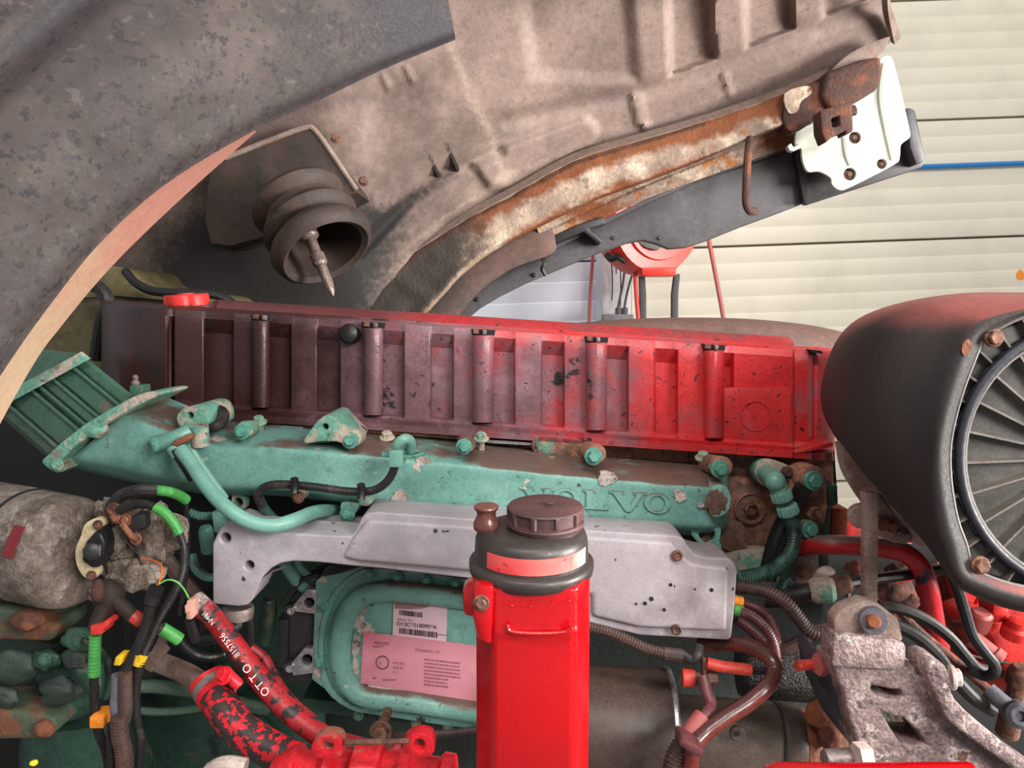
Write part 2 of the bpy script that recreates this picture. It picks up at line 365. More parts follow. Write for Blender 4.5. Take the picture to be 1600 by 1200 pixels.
M_alt = mat('dusty_alternator_casing', (138, 124, 114), .7, .1, layers=[((100, 86, 76), 11, .42, .62), ((168, 156, 146), 30, .52, .7), ((92, 74, 60), 16, .62, .72)], bump=.6, bscale=140, grain=0.4)
M_altrough = mat('crusted_alternator_end', (132, 118, 106), .85, layers=[((84, 70, 60), 24, .42, .6), ((172, 160, 148), 50, .55, .68), ((64, 46, 36), 18, .6, .68)], bump=.9, bscale=160, grain=0.5)
M_copper = mat('tarnished_copper', (150, 96, 74), .6, .3, layers=[((84, 56, 46), 40, .45, .65)], bump=.3)
M_cream = mat('cream_plastic', (226, 206, 164), .5, layers=[((200, 176, 132), 30, .5, .75)])
M_redlabel = mat('dark_red_label', (132, 24, 34), .3, coat=.4)
M_gloss = mat('glossy_red_tank_paint', (176, 5, 15), .22, coat=.5, layers=[((160, 4, 12), 3, .5, .75)], grain=0.03)
M_capbrown = mat('brown_black_plastic_cap', (78, 54, 54), .5, layers=[((92, 62, 62), 20, .42, .66), ((60, 42, 42), 9, .55, .72)], bump=.1, bscale=300, grain=0.15)
M_resblack = mat('black_reservoir_plastic', (48, 42, 40), .42, layers=[((66, 58, 54), 8, .46, .7)], grain=0.1)
M_breather = mat('maroon_breather_plastic', (104, 58, 54), .3, layers=[((124, 84, 76), 14, .5, .7)], coat=.3)
M_band = mat('faded_red_white_sticker', (244, 112, 106), .4, layers=[((230, 50, 56), 12, .50, .78, {'g': ((0, .04, -.03, .22),)}), ((252, 214, 196), 6, .62, .82, {'g': ((0, .03, .075, .36),)}), ((150, 20, 26), 150, .64, .7, {'g': ((0, .03, -.03, .05), )})], grain=0.04)
M_tape = mat('pink_stained_label', (212, 140, 152), .5, layers=[((204, 96, 116), 5, .54, .80, {'g': ((0, -.12, -.24, .22),)}), ((232, 186, 190), 6, .54, .8), ((150, 120, 120), 60, .68, .74, {'a': .4})], grain=0.05)
M_tape2 = mat('pale_pink_label', (226, 192, 200), .5, layers=[((216, 164, 176), 8, .5, .75)], grain=0.05)
M_tear = mat('torn_grey_label', (150, 116, 112), .7, layers=[((112, 86, 82), 30, .45, .65), ((190, 165, 160), 22, .58, .7)], grain=0.1)
M_paper = mat('white_label_edge', (220, 206, 200), .6)
M_ink = mat('dark_print', (72, 44, 52), .6)
M_inkfaint = mat('faint_print', (150, 92, 104), .6)
M_ecu = mat('black_control_unit', (66, 58, 62), .45, layers=[((52, 46, 50), 8, .45, .7)])
M_steel = mat('bright_steel', (200, 196, 196), .32, .8, layers=[((150, 146, 146), 30, .5, .75)])
M_dullsteel = mat('dull_steel', (136, 124, 120), .5, .5, layers=[((108, 82, 70), 30, .5, .7)], bump=.15)
M_rustbolt = mat('rusty_bolt_steel', (122, 84, 68), .65, .3, layers=[((84, 60, 54), 60, .42, .65), ((160, 116, 88), 40, .56, .72)], bump=.4)
M_rhose = mat('flaking_red_hose_paint', (142, 20, 28), .45, layers=[((148, 48, 50), 20, .45, .7, {'a': .7}), ((46, 34, 34), 42, .56, .585, {'det': 7, 'nr': .62}), ((40, 32, 32), 48, .57, .60, {'det': 5})], bump=.15)
M_rhose2 = mat('mostly_black_red_flaked_hose', (54, 40, 40), .45, layers=[((206, 24, 38), 95, .545, .565, {'det': 2}), ((200, 30, 44), 60, .575, .59, {'det': 3, 'off': (1, 4, 2)})], bump=.12)
M_rcable = mat('red_brown_cable', (126, 54, 44), .3, layers=[((84, 46, 42), 10, .42, .62, {'up': .25}), ((158, 66, 44), 8, .52, .7, {'up': -.2})], coat=.3)
M_redboot = mat('red_rubber_sleeve', (206, 70, 58), .45, layers=[((150, 46, 42), 30, .45, .7)])
M_maroon = mat('maroon_stained_corrugated_tube', (108, 60, 62), .42, layers=[((74, 46, 48), 30, .45, .7)])
M_browncor = mat('brown_dusty_corrugated_tube', (84, 62, 56), .5, layers=[((56, 46, 44), 20, .45, .7)])
M_greencor = mat('green_tinted_corrugated_tube', (58, 92, 78), .45, layers=[((40, 52, 48), 30, .42, .66), ((100, 150, 128), 14, .56, .7)])
M_corr = mat('black_corrugated_tube', (40, 38, 38), .4, layers=[((70, 62, 56), 40, .54, .72)])
M_gsleeve = mat('bright_green_sleeve', (76, 158, 78), .42, layers=[((56, 142, 64), 60, .5, .7)], grain=0.08)
M_yellow = mat('yellow_tape', (232, 188, 40), .5); M_orange = mat('orange_tape', (236, 140, 44), .5)
M_owire = mat('orange_wire', (222, 106, 36), .4); M_gwire = mat('light_green_wire', (108, 190, 84), .4); M_grwire = mat('grey_wire', (120, 118, 120), .5)
M_pinkpl = mat('pink_beige_connector', (208, 156, 140), .5)
M_starter = mat('black_brown_starter_paint', (88, 71, 63), .42, layers=[((62, 50, 46), 4, .42, .66), ((112, 50, 38), 5, .60, .8, {'a': .7}), ((30, 26, 26), 60, .68, .72)], bump=.05)
M_starter2 = mat('grey_starter_casing', (102, 88, 78), .42, layers=[((72, 60, 54), 6, .42, .64, {'up': .15}), ((40, 36, 34), 26, .66, .69)])
M_rustcast = mat('orange_brown_rusty_casting', (140, 82, 54), .8, layers=[((88, 56, 44), 12, .42, .62), ((172, 106, 66), 20, .56, .7)], bump=.6)
M_flake = mat('pale_bare_metal_patch', (196, 178, 170), .7, layers=[((150, 134, 124), 40, .45, .62, {'det': 9}), ((120, 160, 142), 60, .6, .66), ((90, 78, 70), 50, .62, .68)], bump=.5, bscale=300)
M_chassis = mat('red_chassis_paint', (194, 34, 38), .45, layers=[((128, 56, 48), 9, .52, .66), ((96, 66, 56), 12, .64, .72, {'up': .1})], bump=.15)
M_pipe = mat('red_pipe_dusty_top', (186, 32, 40), .42, layers=[((132, 100, 92), 8, .64, .86, {'up': .45}), ((50, 34, 44), 22, .64, .67)], grain=0.15)
M_rusty = mat('rusty_red_brown', (122, 66, 52), .8, layers=[((86, 52, 44), 16, .42, .6), ((170, 84, 58), 24, .56, .68), ((46, 34, 32), 12, .58, .7)], bump=.5)
M_orustbox = mat('orange_rust_paint', (168, 72, 42), .7, layers=[((116, 54, 38), 24, .45, .62)], bump=.4)
M_brkt = mat('dusty_grey_brown_bracket', (150, 128, 118), .7, layers=[((112, 90, 80), 12, .42, .62), ((160, 142, 134), 20, .54, .7), ((130, 84, 58), 22, .62, .7)], bump=.4)
M_bluegrey = mat('blue_grey_fitting', (104, 100, 108), .5, layers=[((84, 82, 98), 20, .45, .7)], bump=.2)
M_blue2 = mat('dark_blue_grey_paint', (58, 66, 78), .4, layers=[((40, 42, 50), 14, .45, .65), ((90, 100, 116), 24, .58, .72)], bump=.3)
M_glitter = mat('oily_black_filter', (38, 34, 32), .3, layers=[((110, 104, 96), 220, .63, .68, {'det': 2})], bump=.9, bscale=400)
M_rustgreen = mat('rust_and_green_casting', (72, 88, 68), .7, layers=[((120, 76, 54), 12, .48, .60), ((104, 60, 44), 20, .56, .66), ((60, 72, 60), 9, .56, .68)], bump=.5)
M_castpale = mat('oily_green_grey_casting', (50, 62, 54), .55, layers=[((40, 58, 48), 8, .42, .62), ((108, 102, 90), 14, .58, .72), ((34, 44, 40), 12, .58, .7)], bump=.3)
M_tankpl = mat('yellowed_translucent_plastic', (96, 88, 58), .4, layers=[((70, 64, 42), 6, .45, .7), ((52, 46, 32), 12, .6, .75)])
M_rodmetal = mat('worn_threaded_steel', (128, 112, 104), .4, .5, layers=[((70, 60, 56), 40, .5, .7)], bump=.4)
M_coupling = mat('chipped_red_coupling', (204, 28, 40), .35, layers=[((150, 116, 96), 9, .57, .62, {'det': 8}), ((160, 30, 40), 8, .5, .7, {'a': .5})])
M_redcap = mat('matte_red_filler_cap', (206, 44, 40), .5, layers=[((150, 34, 32), 20, .52, .7)])
M_pale = mat('pale_plastic_tip', (196, 178, 168), .5)
M_fuse = mat('dark_red_machine_paint', (206, 42, 36), .42, layers=[((160, 34, 32), 9, .5, .68), ((70, 40, 38), 16, .64, .7)], bump=.12)
M_floor = mat('grey_concrete', (120, 118, 114), .8, layers=[((100, 98, 94), 4, .45, .65)])

# ------------------------------------------------------------------ workshop shell
def wall_y(px): return -.036*(px-1500)
KW = -.03
WY = 3.6
def struct(name, mb, mt): o = obj(name, mb, mt); o['kind'] = 'structure'; return o
struct('floor', box((0, 1.5, -.02), 9, 7, .04), M_floor)
def ribbed_panel(x0, x1, y0, y1, n, Y, proud=.0028):
    """one sheet panel with pressed ribs; y measured at x=1500"""
    prof = []
    for i in range(n):
        a, b = y0+(y1-y0)*i/n, y0+(y1-y0)*(i+1)/n
        prof += [(a, 0 if i else .012), (a+(b-a)*.04, -proud), (a+(b-a)*.90, -proud*.9), (a+(b-a)*.97, 0)]
    prof += [(y1, .012)]
    rows = [[P(x, y+wall_y(x), Y+d, KW) for y, d in prof] for x in (x0, x1)]
    rows = [r+[r[-1]+V((0, .05, 0)), r[0]+V((0, .05, 0))] for r in rows]
    return loft(rows)
wall = struct('wall_back', plate([(650, -420), (2300, -480), (2300, 1160), (650, 1220)], WY+.06, .05, k=KW), M_seam)
ys = [-375, -190, -2, 186, 372, 558, 745, 932, 1118]
for a, b in zip(ys, ys[1:]):
    obj('panel', ribbed_panel(987, 2300, a+1.3, b-1.3, 7, WY), M_wall, wall)
for a, b in zip(ys, ys[1:]):
    lab(obj('panel', ribbed_panel(650, 936, a+16, b+14, 6, WY+.01), M_wall2, wall), 'whiter ribbed panel beside the column')
struct('trim_1', plate([(936, -420), (990, -420), (984, 1200), (946, 1200)], WY-.08, .2, bevel=.01, k=KW), M_column)
for pts in ([(955, 405), (957, 440), (956, 470)], [(962, 405), (963, 428)], [(969, 405), (970, 450), (969, 484)], [(975, 405), (974, 425)]):
    obj('drip_mark', hose([(x, y, WY-.105) for x, y in pts], .9, 4, seg=5), M_black, bpy.data.objects['trim_1'])
struct('trim_2', plate([(931, -420), (946, -420), (946, 1200), (934, 1200)], WY-.03, .1, k=KW), M_wall2)
tag(obj('air_line', tube([P(x, 261-.036*(x-1430), WY-.03, KW) for x in (1250, 1420, 1600, 1900, 2300)], .011, 8), M_blue), 'straight blue air line running along the cream wall panel', 'pipe')
tag(obj('wall_sticker', plate(sm([(1590, 425), (1597, 422), (1602, 432), (1597, 437), (1589, 434)], 3, True), WY-.006, .004, k=KW), M_orange), 'small orange spot sticker on the cream wall', 'sticker')
# hose reel
reel = thing('hose_reel', 'glossy orange-red hose reel hanging in front of the cream wall', 'reel')
rc = P(1026, 347, 3.1); ra = V((.42, -1, -.03))
rr = m(81, 3.1)
obj('drum', lathe([(rr*.93, -.16), (rr, -.12), (rr, -.02), (rr*.95, .0), (rr*.93, .012), (rr*.72, .014), (rr*.70, .028), (rr*.3, .03), (.01, .03)], rc, ra, 40), M_redorange, reel)
aa, au, aw = frame(ra)
obj('hub_plate', plate([(998, 360), (1014, 366), (1036, 384), (1028, 391), (1010, 387), (996, 378)], 3.03, .03, bevel=.002), M_greypl, reel)
obj('mounting_foot', plate([(1003, 418), (1058, 418), (1056, 431), (1004, 431)], 3.06, .12, bevel=.004), M_redorange, reel)
obj('hose_guide', hose([(948, 398, 3.08), (955, 405, 3.06), (966, 402, 3.05), (976, 408, 3.06)], 5), M_black, reel)
for (a, b, l) in (((1003, 1005, 1009), (428, 460, 1164), 'nearer the red cable'), ((1058, 1055, 1052), (428, 460, 1164), 'further from the red cable')):
    tag(obj('support_strap', plate([(a[0]-4, b[0]), (a[0]+5, b[0]), (a[1]+5, b[1]), (a[2]+4, b[2]), (a[2]-5, b[2]), (a[1]-5, b[1])], 3.14, .03, bevel=.003), M_darkgrey), 'dark grey upright strap under the orange reel, '+l, 'strap')
tag(obj('air_hose', hose([(992, 415, 3.12), (993, 440, 3.12), (995, 470, 3.12), (998, 520, 3.12), (998, 640, 3.12), (999, 800, 3.12), (999, 1160, 3.12)], 3.4), M_redhose), 'bright red hose hanging straight down left of the reel straps', 'hose')
tag(obj('air_hose', hose([(1100, 340, 3.2), (1110, 388, 3.2), (1120, 440, 3.2), (1130, 495, 3.2), (1144, 580, 3.2), (1152, 700, 3.2), (1156, 850, 3.2), (1156, 1146, 3.2)], 3.4), M_dullred), 'dull red hose slanting down on the right of the orange reel', 'hose')
tag(obj('air_hose', hose([(927, 370, 3.3), (926, 405, 3.3), (923, 450, 3.3), (920, 520, 3.3), (918, 640, 3.3), (918, 800, 3.3), (918, 1128, 3.3)], 2.7), M_dullred), 'thin greyish red hose in front of the whiter wall panels', 'hose')
jb = thing('junction_box', 'grey junction box with two cables on the white column', 'box')
obj('box_body', plate(rrect(943, 491, 990, 530, 3), 3.40, .08, bevel=.004), M_greypl, jb)
for a in ((978, 405), (992, 418)):
    x1 = 966 if a[0] < 980 else 976
    obj('cable', hose([(a[0], a[1], 3.44), (x1+7, 445, 3.44), (x1, 478, 3.44), (x1, 493, 3.44)], 1.8, seg=6), M_darkgrey, jb)
    obj('gland', lathe([(.014, 0), (.014, .03), (.009, .036)], P(x1, 493, 3.44), (0, 0, 1), 8), M_darkgrey, jb)

# ------------------------------------------------------------------ tilted hood: inner shell, beam, flanges
hood = thing('truck_hood', 'raised truck hood seen from below, dusty pinkish inner shell with rusty edge beam', 'hood')
recess = [[(1030, -260), (1043, 124), (1123, 93), (1098, -260)], [(1146, -260), (1162, 81), (1247, 46), (1222, -260)], [(1278, -260), (1283, 32), (1372, -4), (1350, -260)],
          [(760, -260), (822, 132), (1010, 140), (975, -260)]]
pad = [(728, 252), (800, 218), (915, 176), (935, 190), (940, 210), (930, 235), (800, 300), (760, 300)]
edges = [(p, [(p[i], p[(i+1) % len(p)]) for i in range(len(p))]) for p in recess+[pad]]
slots = [[(669, 240), (685, 273)], [(698, 225), (714, 262)]]
def hood_disp(x, y):
    d = .003*noise.noise(V((x/230, y/230, 1)))
    for k, (pl, es) in enumerate(edges):
        if inside(x, y, pl):
            q = min(seg_d(x, y, *e) for e in es); wd = 11 if k < 3 else (30 if k == 3 else 14)
            d += (.034 if k < 3 else (.016 if k == 3 else -.018))*sst(q/wd)
    for s in ([(598, 119), (608, 138)], [(635, 107), (645, 126)], [(1000, 150), (1008, 195)], [(1132, 118), (1142, 150)]): d -= .008*(1-sst(line_d(x, y, s)/8))
    d += .016*(1-sst(line_d(x, y, [(560, 395), (640, 312), (705, 272), (780, 238)])/16))
    d += .014*(1-sst(line_d(x, y, [(790, 190), (900, 165), (1010, 142), (1128, 100), (1250, 52), (1380, 0)])/22))
    d -= .010*(1-sst(line_d(x, y, [(990, 150), (998, 192), (1010, 198)])/9))
    if x < 600: d -= .012*sst((600-x)/40)*sst((310-y)/40)*(1 if y > 150 else sst((y-90)/60))
    return d
def f_stain(x, y):
    s = max(0, 1-line_d(x, y, [(700, 60), (735, 150), (770, 215), (790, 290)])/22)
    return .55*s+.3*max(0, 1-line_d(x, y, [(760, 0), (822, 130)])/18)+.4*max(0, 1-line_d(x, y, [(620, 400), (700, 335), (800, 270), (1000, 200), (1250, 100)])/14)+.35*max(0, 1-line_d(x, y, [(1036, 0), (1043, 124), (1120, 94)])/8)
def f_soot_shade(x, y):
    # oily, sooty film round the bellows, with the shade there painted in
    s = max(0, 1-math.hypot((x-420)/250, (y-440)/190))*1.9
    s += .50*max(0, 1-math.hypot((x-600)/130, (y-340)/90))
    s += .5*max(0, 1-line_d(x, y, [(560, 395), (640, 312), (705, 272)])/16)+.7*max(0, 1-min(line_d(x, y, t) for t in slots)/7)  # paints the crease and slot edges dark as well
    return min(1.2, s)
HB = [(60, 640, 1.80), (360, 590, 1.83), (545, 510, 1.88), (604, 446, 1.91), (656, 402, 1.94), (726, 356, 1.97), (806, 313, 1.99), (906, 258, 2.01), (1005, 228, 2.01), (1105, 199, 2.01), (1204, 164, 2.01), (1302, 120, 2.0), (1392, 66, 1.99)]
HM = [(40, 380, 1.72), (330, 330, 1.74), (500, 290, 1.76), (570, 270, 1.78), (640, 230, 1.80), (720, 190, 1.81), (800, 155, 1.82), (900, 120, 1.83), (1000, 92, 1.83), (1100, 65, 1.83), (1200, 35, 1.83), (1300, 0, 1.83), (1388, -30, 1.83)]
HT = [(200, -200, 1.35), (340, -210, 1.36), (480, -220, 1.37), (560, -230, 1.38), (640, -240, 1.39), (720, -250, 1.4), (800, -260, 1.4), (900, -260, 1.4), (1000, -270, 1.4), (1100, -270, 1.4), (1200, -270, 1.4), (1300, -270, 1.4), (1386, -270, 1.4)]
HU = [(x0*.5+x1*.5, y0*.55+y1*.45, Y0*.5+Y1*.5+.04) for (x0, y0, Y0), (x1, y1, Y1) in zip(HM, HT)]
mb, at = sheet([HB, HM, HU, HT], 230, 120, .012, hood_disp, lambda x, y: (f_stain(x, y), f_soot_shade(x, y)))
obj('inner_shell', mb, M_hood, hood, 60, {'stain': [a[0] for a in at], 'soot_shade': [a[1] for a in at]})
for (x0, y0), (x1, y1) in slots: obj('louvre_slot', plate([(x0-3, y0), (x0+1, y0-2), (x1+2, y1-2), (x1-2, y1+1)], 1.845, .06), M_dark, hood)
# rear lip of the shell
obj('rear_lip', sheet([[(1386, -200, 1.45), (1382, -60, 1.7), (1378, 10, 1.84), (1392, 66, 1.97)], [(1392, -200, 1.445), (1390, -60, 1.695), (1387, 10, 1.835), (1398, 70, 1.965)]], 16, 3, .02), M_hoodflange, hood)
# edge beam: rounded box section along the hood edge
BU = [(545, 490), (600, 428), (650, 388), (720, 344), (800, 300), (900, 246), (1000, 216), (1100, 187), (1200, 153), (1262, 128), (1300, 112)]
BL = [(655, 500), (690, 462), (720, 430), (770, 392), (850, 350), (930, 312), (1010, 283), (1100, 248), (1180, 215), (1240, 190), (1300, 165)]
def beam_rows():
    U_, L_ = resmp([(x, y, 0) for x, y in BU], 60), resmp([(x, y, 0) for x, y in BL], 60)
    def mid(t, d): return [(a[0]+(b[0]-a[0])*t, a[1]+(b[1]-a[1])*t, d) for a, b in zip(U_, L_)]
    return [mid(-.03, 1.97), mid(.0, 1.945), mid(.05, 1.93), mid(.12, 1.922), mid(.4, 1.918), mid(.75, 1.912), mid(.93, 1.908), mid(1.0, 1.925), mid(1.02, 1.95)]
def f_rust(x, y):
    du = line_d(x, y, BU); dl = line_d(x, y, BL); n_ = noise.noise(V((x/38, y/38, 2)))
    s = 1.15*max(0, 1-abs(du-10)/30)*(1 if x > 640 else .5)+.8*max(0, 1-dl/20)*(1 if 780 < x < 1120 else .25)+(1.2*max(0, 1-math.hypot((x-1240)/70, (y-150)/50)))
    return s+.45*n_
def f_bsoot(x, y): return max(0, min(1, (800-x)/110))*(1-.8*max(0, 1-min(line_d(x, y, BU), line_d(x, y, BL))/9))
def f_deep(x, y): return max(.9*max(0, 1-line_d(x, y, [(545, 500), (610, 430), (720, 352), (800, 308), (900, 254), (1000, 224), (1100, 194)])/5), 1.1*max(0, 1-math.hypot((x-1095)/36, (y-180)/13)), .9*max(0, 1-line_d(x, y, [(1222, 145), (1232, 172), (1222, 205)])/5))
mb, at = sheet(beam_rows(), 150, 26, .008, lambda x, y: .006*noise.noise(V((x/30, y/30, 0))), lambda x, y: (f_rust(x, y), f_bsoot(x, y), f_deep(x, y)))
lab(obj('edge_beam', mb, M_rustbeam, hood, 50, {'rust': [a[0] for a in at], 'soot_shade': [a[1] for a in at], 'deep': [a[2] for a in at]}), 'flaking cream beam with orange rust along its upper seam')
lab(obj('seam_flange', sheet([[(x-5, y-6, 1.95) for x, y in BU], [(x+2, y+2, 1.925) for x, y in BU]], 70, 3, .006), M_hoodflange, hood), 'pale welded seam above the beam')
mb, at = sheet([[(838, 354, 1.955), (900, 326, 1.955), (1000, 282, 1.955), (1160, 214, 1.955), (1246, 182, 1.955)],
       [(850, 388, 2.0), (910, 358, 2.0), (1000, 315, 2.0), (1160, 256, 2.0), (1246, 226, 2.0)]], 60, 8, .01, None,
       lambda x, y: (.35+.9*max(0, 1-math.hypot((x-930)/80, (y-330)/30))+.9*max(0, 1-math.hypot((x-1215)/50, (y-222)/22)) if x > 800 else 0, .0, .7*max(0, 1-line_d(x, y, [(850, 364), (1000, 294), (1240, 194)])/5)))
lab(obj('lower_flange', mb, M_rustbeam, hood, 50, {'rust': [a[0]*.8 for a in at], 'soot_shade': [a[1] for a in at], 'deep': [a[2] for a in at]}), 'lower flange with patches of rust')
# dark corner block, latch hook and its rod
obj('corner_lip', plate(sm([(1298, 112), (1330, 82), (1385, 58), (1388, 64), (1372, 88), (1320, 108)], 4, True), 1.90, .05, bevel=.006), M_hoodflange, hood)
lab(obj('corner_block', plate([(1290, 112), (1345, 92), (1378, 86), (1380, 112), (1374, 138), (1340, 158), (1318, 166), (1296, 168), (1284, 150)], 1.88, .12, bevel=.012, seg=3), M_brownrust, hood), 'crusted dark brown corner block')
lab(obj('corner_gusset', plate(sm([(1236, 150), (1285, 128), (1300, 165), (1280, 184), (1240, 206), (1224, 186)], 4, True), 1.90, .05, bevel=.004), M_brownrust, hood), 'rusted gusset plate')
obj('paint_patch', plate(sm([(1226, 146), (1262, 134), (1268, 146), (1252, 158), (1246, 174), (1232, 176)], 3, True), 1.896, .006), M_rustbeam, hood)
hk = lab(obj('latch_hook', plate([(1282, 172), (1332, 158), (1334, 205), (1322, 210), (1322, 204), (1303, 212), (1291, 223), (1284, 205)], 1.82, .05, [[(1299, 184), (1312, 180), (1313, 196), (1301, 199)]], bevel=.004), M_brownrust, hood), 'rusty latch hook with a square opening')
obj('hook_pin', tube([P(1276, 190, 1.86), P(1336, 172, 1.86)], .012, 8), M_brownrust, hk)
lab(obj('prop_rod', hose([(1172, 215, 1.9), (1168, 250, 1.88), (1166, 290, 1.87), (1166, 318, 1.87), (1172, 330, 1.88), (1180, 330, 1.90)], 6), M_brownrust, hood), 'rusty bent rod with a hooked end')
# black lower skirt with its bracket, arch and corner panel
skirt = [(700, 497), (722, 470), (760, 440), (800, 420), (850, 392), (930, 352), (1010, 312), (1100, 272), (1180, 246), (1236, 226), (1246, 250), (1256, 318), (1215, 334), (1160, 354), (1106, 376),
         (1072, 387), (1045, 389), (1025, 381), (1005, 376), (980, 380), (940, 394), (900, 410), (862, 426), (820, 444), (780, 464), (750, 482), (728, 500), (715, 512), (690, 512)]
obj('side_skirt', plate(skirt, 2.03, .03, bevel=.006), M_skirt, hood)
obj('skirt_edge', plate([(850, 398), (930, 358), (1010, 318), (1100, 278), (1180, 252), (1238, 232), (1239, 226), (1180, 245), (1100, 270), (1010, 310), (930, 350), (848, 391)], 2.01, .04), M_skirt, hood)
lab(obj('skirt_bracket', plate([(858, 372), (900, 352), (944, 338), (946, 350), (920, 358), (942, 376), (938, 382), (912, 362), (862, 384)], 1.98, .05, bevel=.004), M_blackpl, hood), 'small dark bracket on the skirt')
lab(obj('arch_liner', plate(sm([(650, 512), (688, 458), (716, 424), (766, 385), (848, 341), (868, 378), (860, 398), (800, 420), (744, 460), (704, 505)], 4, True), 1.97, .06, bevel=.008), M_duct, hood), 'brownish arch liner strip')
obj('skirt_clip', hose([(846, 398, 1.98), (850, 410, 1.97), (847, 420, 1.97), (852, 430, 1.98)], 3.2, seg=6), M_black, hood)
for x, y in ((893, 372), (834, 430), (745, 468), (1030, 372), (958, 372)): obj('rivet', pbolt(x, y, 2.03, 2.6, hexa=False), M_black, hood)
cp = obj('corner_panel', plate([(1240, 224), (1262, 216), (1420, 168), (1430, 172), (1447, 250), (1440, 262), (1262, 320), (1256, 318)], 2.0, .025, bevel=.004), M_blackpl, hood)
lab(obj('corner_rib', plate([(1416, 170), (1428, 168), (1447, 250), (1432, 258), (1422, 230)], 1.96, .06, bevel=.006), M_skirt, hood), 'dark grey upstanding rib of the corner panel')
pl = lab(obj('hinge_plate', plate(sm([(1244, 206), (1262, 196), (1300, 180), (1330, 160), (1360, 140), (1372, 96), (1392, 88), (1402, 118), (1412, 160), (1420, 196), (1422, 214), (1408, 226), (1406, 246), (1396, 258), (1330, 292), (1312, 297), (1300, 288), (1298, 278), (1280, 268), (1262, 268), (1254, 250), (1252, 232), (1244, 230)], 3, True),
        1.93, .012, [circ(1336, 215, 9.5), circ(1328, 272, 10), circ(1378, 256, 8)], bevel=.004), M_white, hood), 'white pressed steel hinge plate with three bolt holes')
for x, y, r in ((1336, 215, 9.5), (1328, 272, 10), (1378, 256, 8)):
    obj('bolt_recess', plate(circ(x, y, r*1.25), 1.946, .02), M_greenhole, pl)
    obj('bolt', pbolt(x-1.5, y+1, 1.945, r*.5), M_rustbolt, pl)
obj('pressed_rib', tube(path([(1318, 215, 1.932), (1322, 240, 1.93), (1328, 258, 1.932)], 6), .007, 8), M_white, pl)
obj('pressed_rib', tube(path([(1382, 100, 1.932), (1376, 150, 1.93), (1384, 200, 1.93), (1395, 250, 1.932)], 6), .009, 8), M_white, pl)
obj('bent_tab', plate([(1231, 228), (1236, 224), (1240, 230), (1252, 224), (1254, 230), (1240, 236), (1234, 235)], 1.92, .02), M_white, pl)
# near fender and its inner flange
def f_scuff_shade(x, y): return 1.1*max(0, 1-math.hypot((x-645)/90, (y-30)/70))+.5*max(0, 1-line_d(x, y, [(420, 190), (560, 110), (700, 50)])/40)+.55*max(0, 1-line_d(x, y, [(-60, 160), (140, -30)])/60)  # scuffs; the diagonal band paints in the shadow of the corner crease
FB = [(-160, 842, .60), (0, 588, .66), (87, 465, .70), (160, 376, .73), (260, 287, .77), (396, 205, .84), (500, 156, .89), (600, 108, .94), (712, 62, 1.0)]
FM = [(-330, 500, .57), (-120, 320, .62), (0, 220, .65), (90, 150, .68), (200, 80, .72), (350, 20, .79), (470, -10, .85), (590, -30, .91), (694, -40, .97)]
FT = [(-520, 200, .62), (-320, 20, .66), (-200, -80, .69), (-100, -160, .72), (20, -210, .76), (200, -250, .82), (380, -260, .87), (540, -260, .93), (670, -240, .99)]
FX = [tuple(a*.78+b*.22-(.012 if i == 2 else 0) for i, (a, b) in enumerate(zip(p, q))) for p, q in zip(FB, FM)]
mb, at = sheet([FB, FX, FM, FT], 110, 80, .006, lambda x, y: .020*(1-sst(line_d(x, y, [(-90, 190), (30, 85), (170, -40)])/50))+.003*noise.noise(V((x/80, y/80, 3))), f_scuff_shade)
fen = thing('wheel_fender', 'large dusty grey plastic fender arching over the near wheel', 'fender')
obj('fender_skin', mb, M_fender, fen, 60, {'scuff_shade': at})
lab(obj('inner_flange', sheet([[(-160, 842, .605), (0, 588, .665), (87, 465, .705), (160, 376, .735), (260, 287, .775), (396, 205, .845)], [(-100, 850, .66), (39, 592, .73), (98, 507, .765), (175, 416, .80), (275, 318, .84), (400, 206, .86)]], 60, 5, .004), M_flange, fen), 'pinkish tan flange along the arch edge')
# mount box and bellows under the hood
mt_ = thing('bellows_mount', 'dark dusty steel mount box bolted to the inner hood above the bellows', 'mount')
obj('mount_box', plate(sm([(330, 262), (360, 244), (420, 220), (474, 201), (490, 204), (500, 214), (530, 256), (557, 296), (552, 303), (520, 320), (440, 360), (330, 380)], 3, True), 1.66, .14, bevel=.014, seg=3), M_rubber, mt_)
lab(obj('mount_rim', tube(path([(352, 247, 1.66), (420, 220, 1.66), (476, 200, 1.66), (494, 206, 1.66), (528, 254, 1.66), (557, 297, 1.66)], 6), .006, 8), M_hoodflange, mt_), 'paler rolled rim')
for x, y in ((400, 214), (430, 204), (524, 216), (568, 283)): obj('bolt', pbolt(x, y, 1.69, 5.5), M_rustbolt, mt_)
bel = thing('rubber_bellows', 'ribbed brown-black rubber bellows hanging under the hood around a threaded rod', 'bellows')
bx = V((.50, -.40, -.77)).normalized(); bo = P(452, 292, 1.62); s_ = m(1, 1.55)
pr = [(30, 20), (72, 22), (76, 24), (84, 30), (90, 40), (84, 50), (72, 56), (72, 66), (84, 74), (92, 86), (86, 98), (75, 102), (76, 108), (90, 114), (97, 126), (92, 140), (82, 146), (72, 140), (70, 110), (66, 40), (20, 36)]
obj('sleeve', lathe([(a*s_*.86, b*s_) for a, b in pr], bo, bx, 48), M_rubber, bel, 50)
rod = lab(obj('threaded_rod', lathe([(16*s_, 40*s_), (16*s_, 96*s_), (13*s_, 100*s_), (9*s_, 102*s_), (9*s_, 128*s_), (12*s_, 130*s_), (12*s_, 146*s_), (8.5*s_, 150*s_), (8*s_, 184*s_), (5*s_, 198*s_), (1*s_, 206*s_)], bo, bx + V((-.12, .12, -.05)), 12), M_rodmetal, bel), 'worn steel rod with pointed tip')
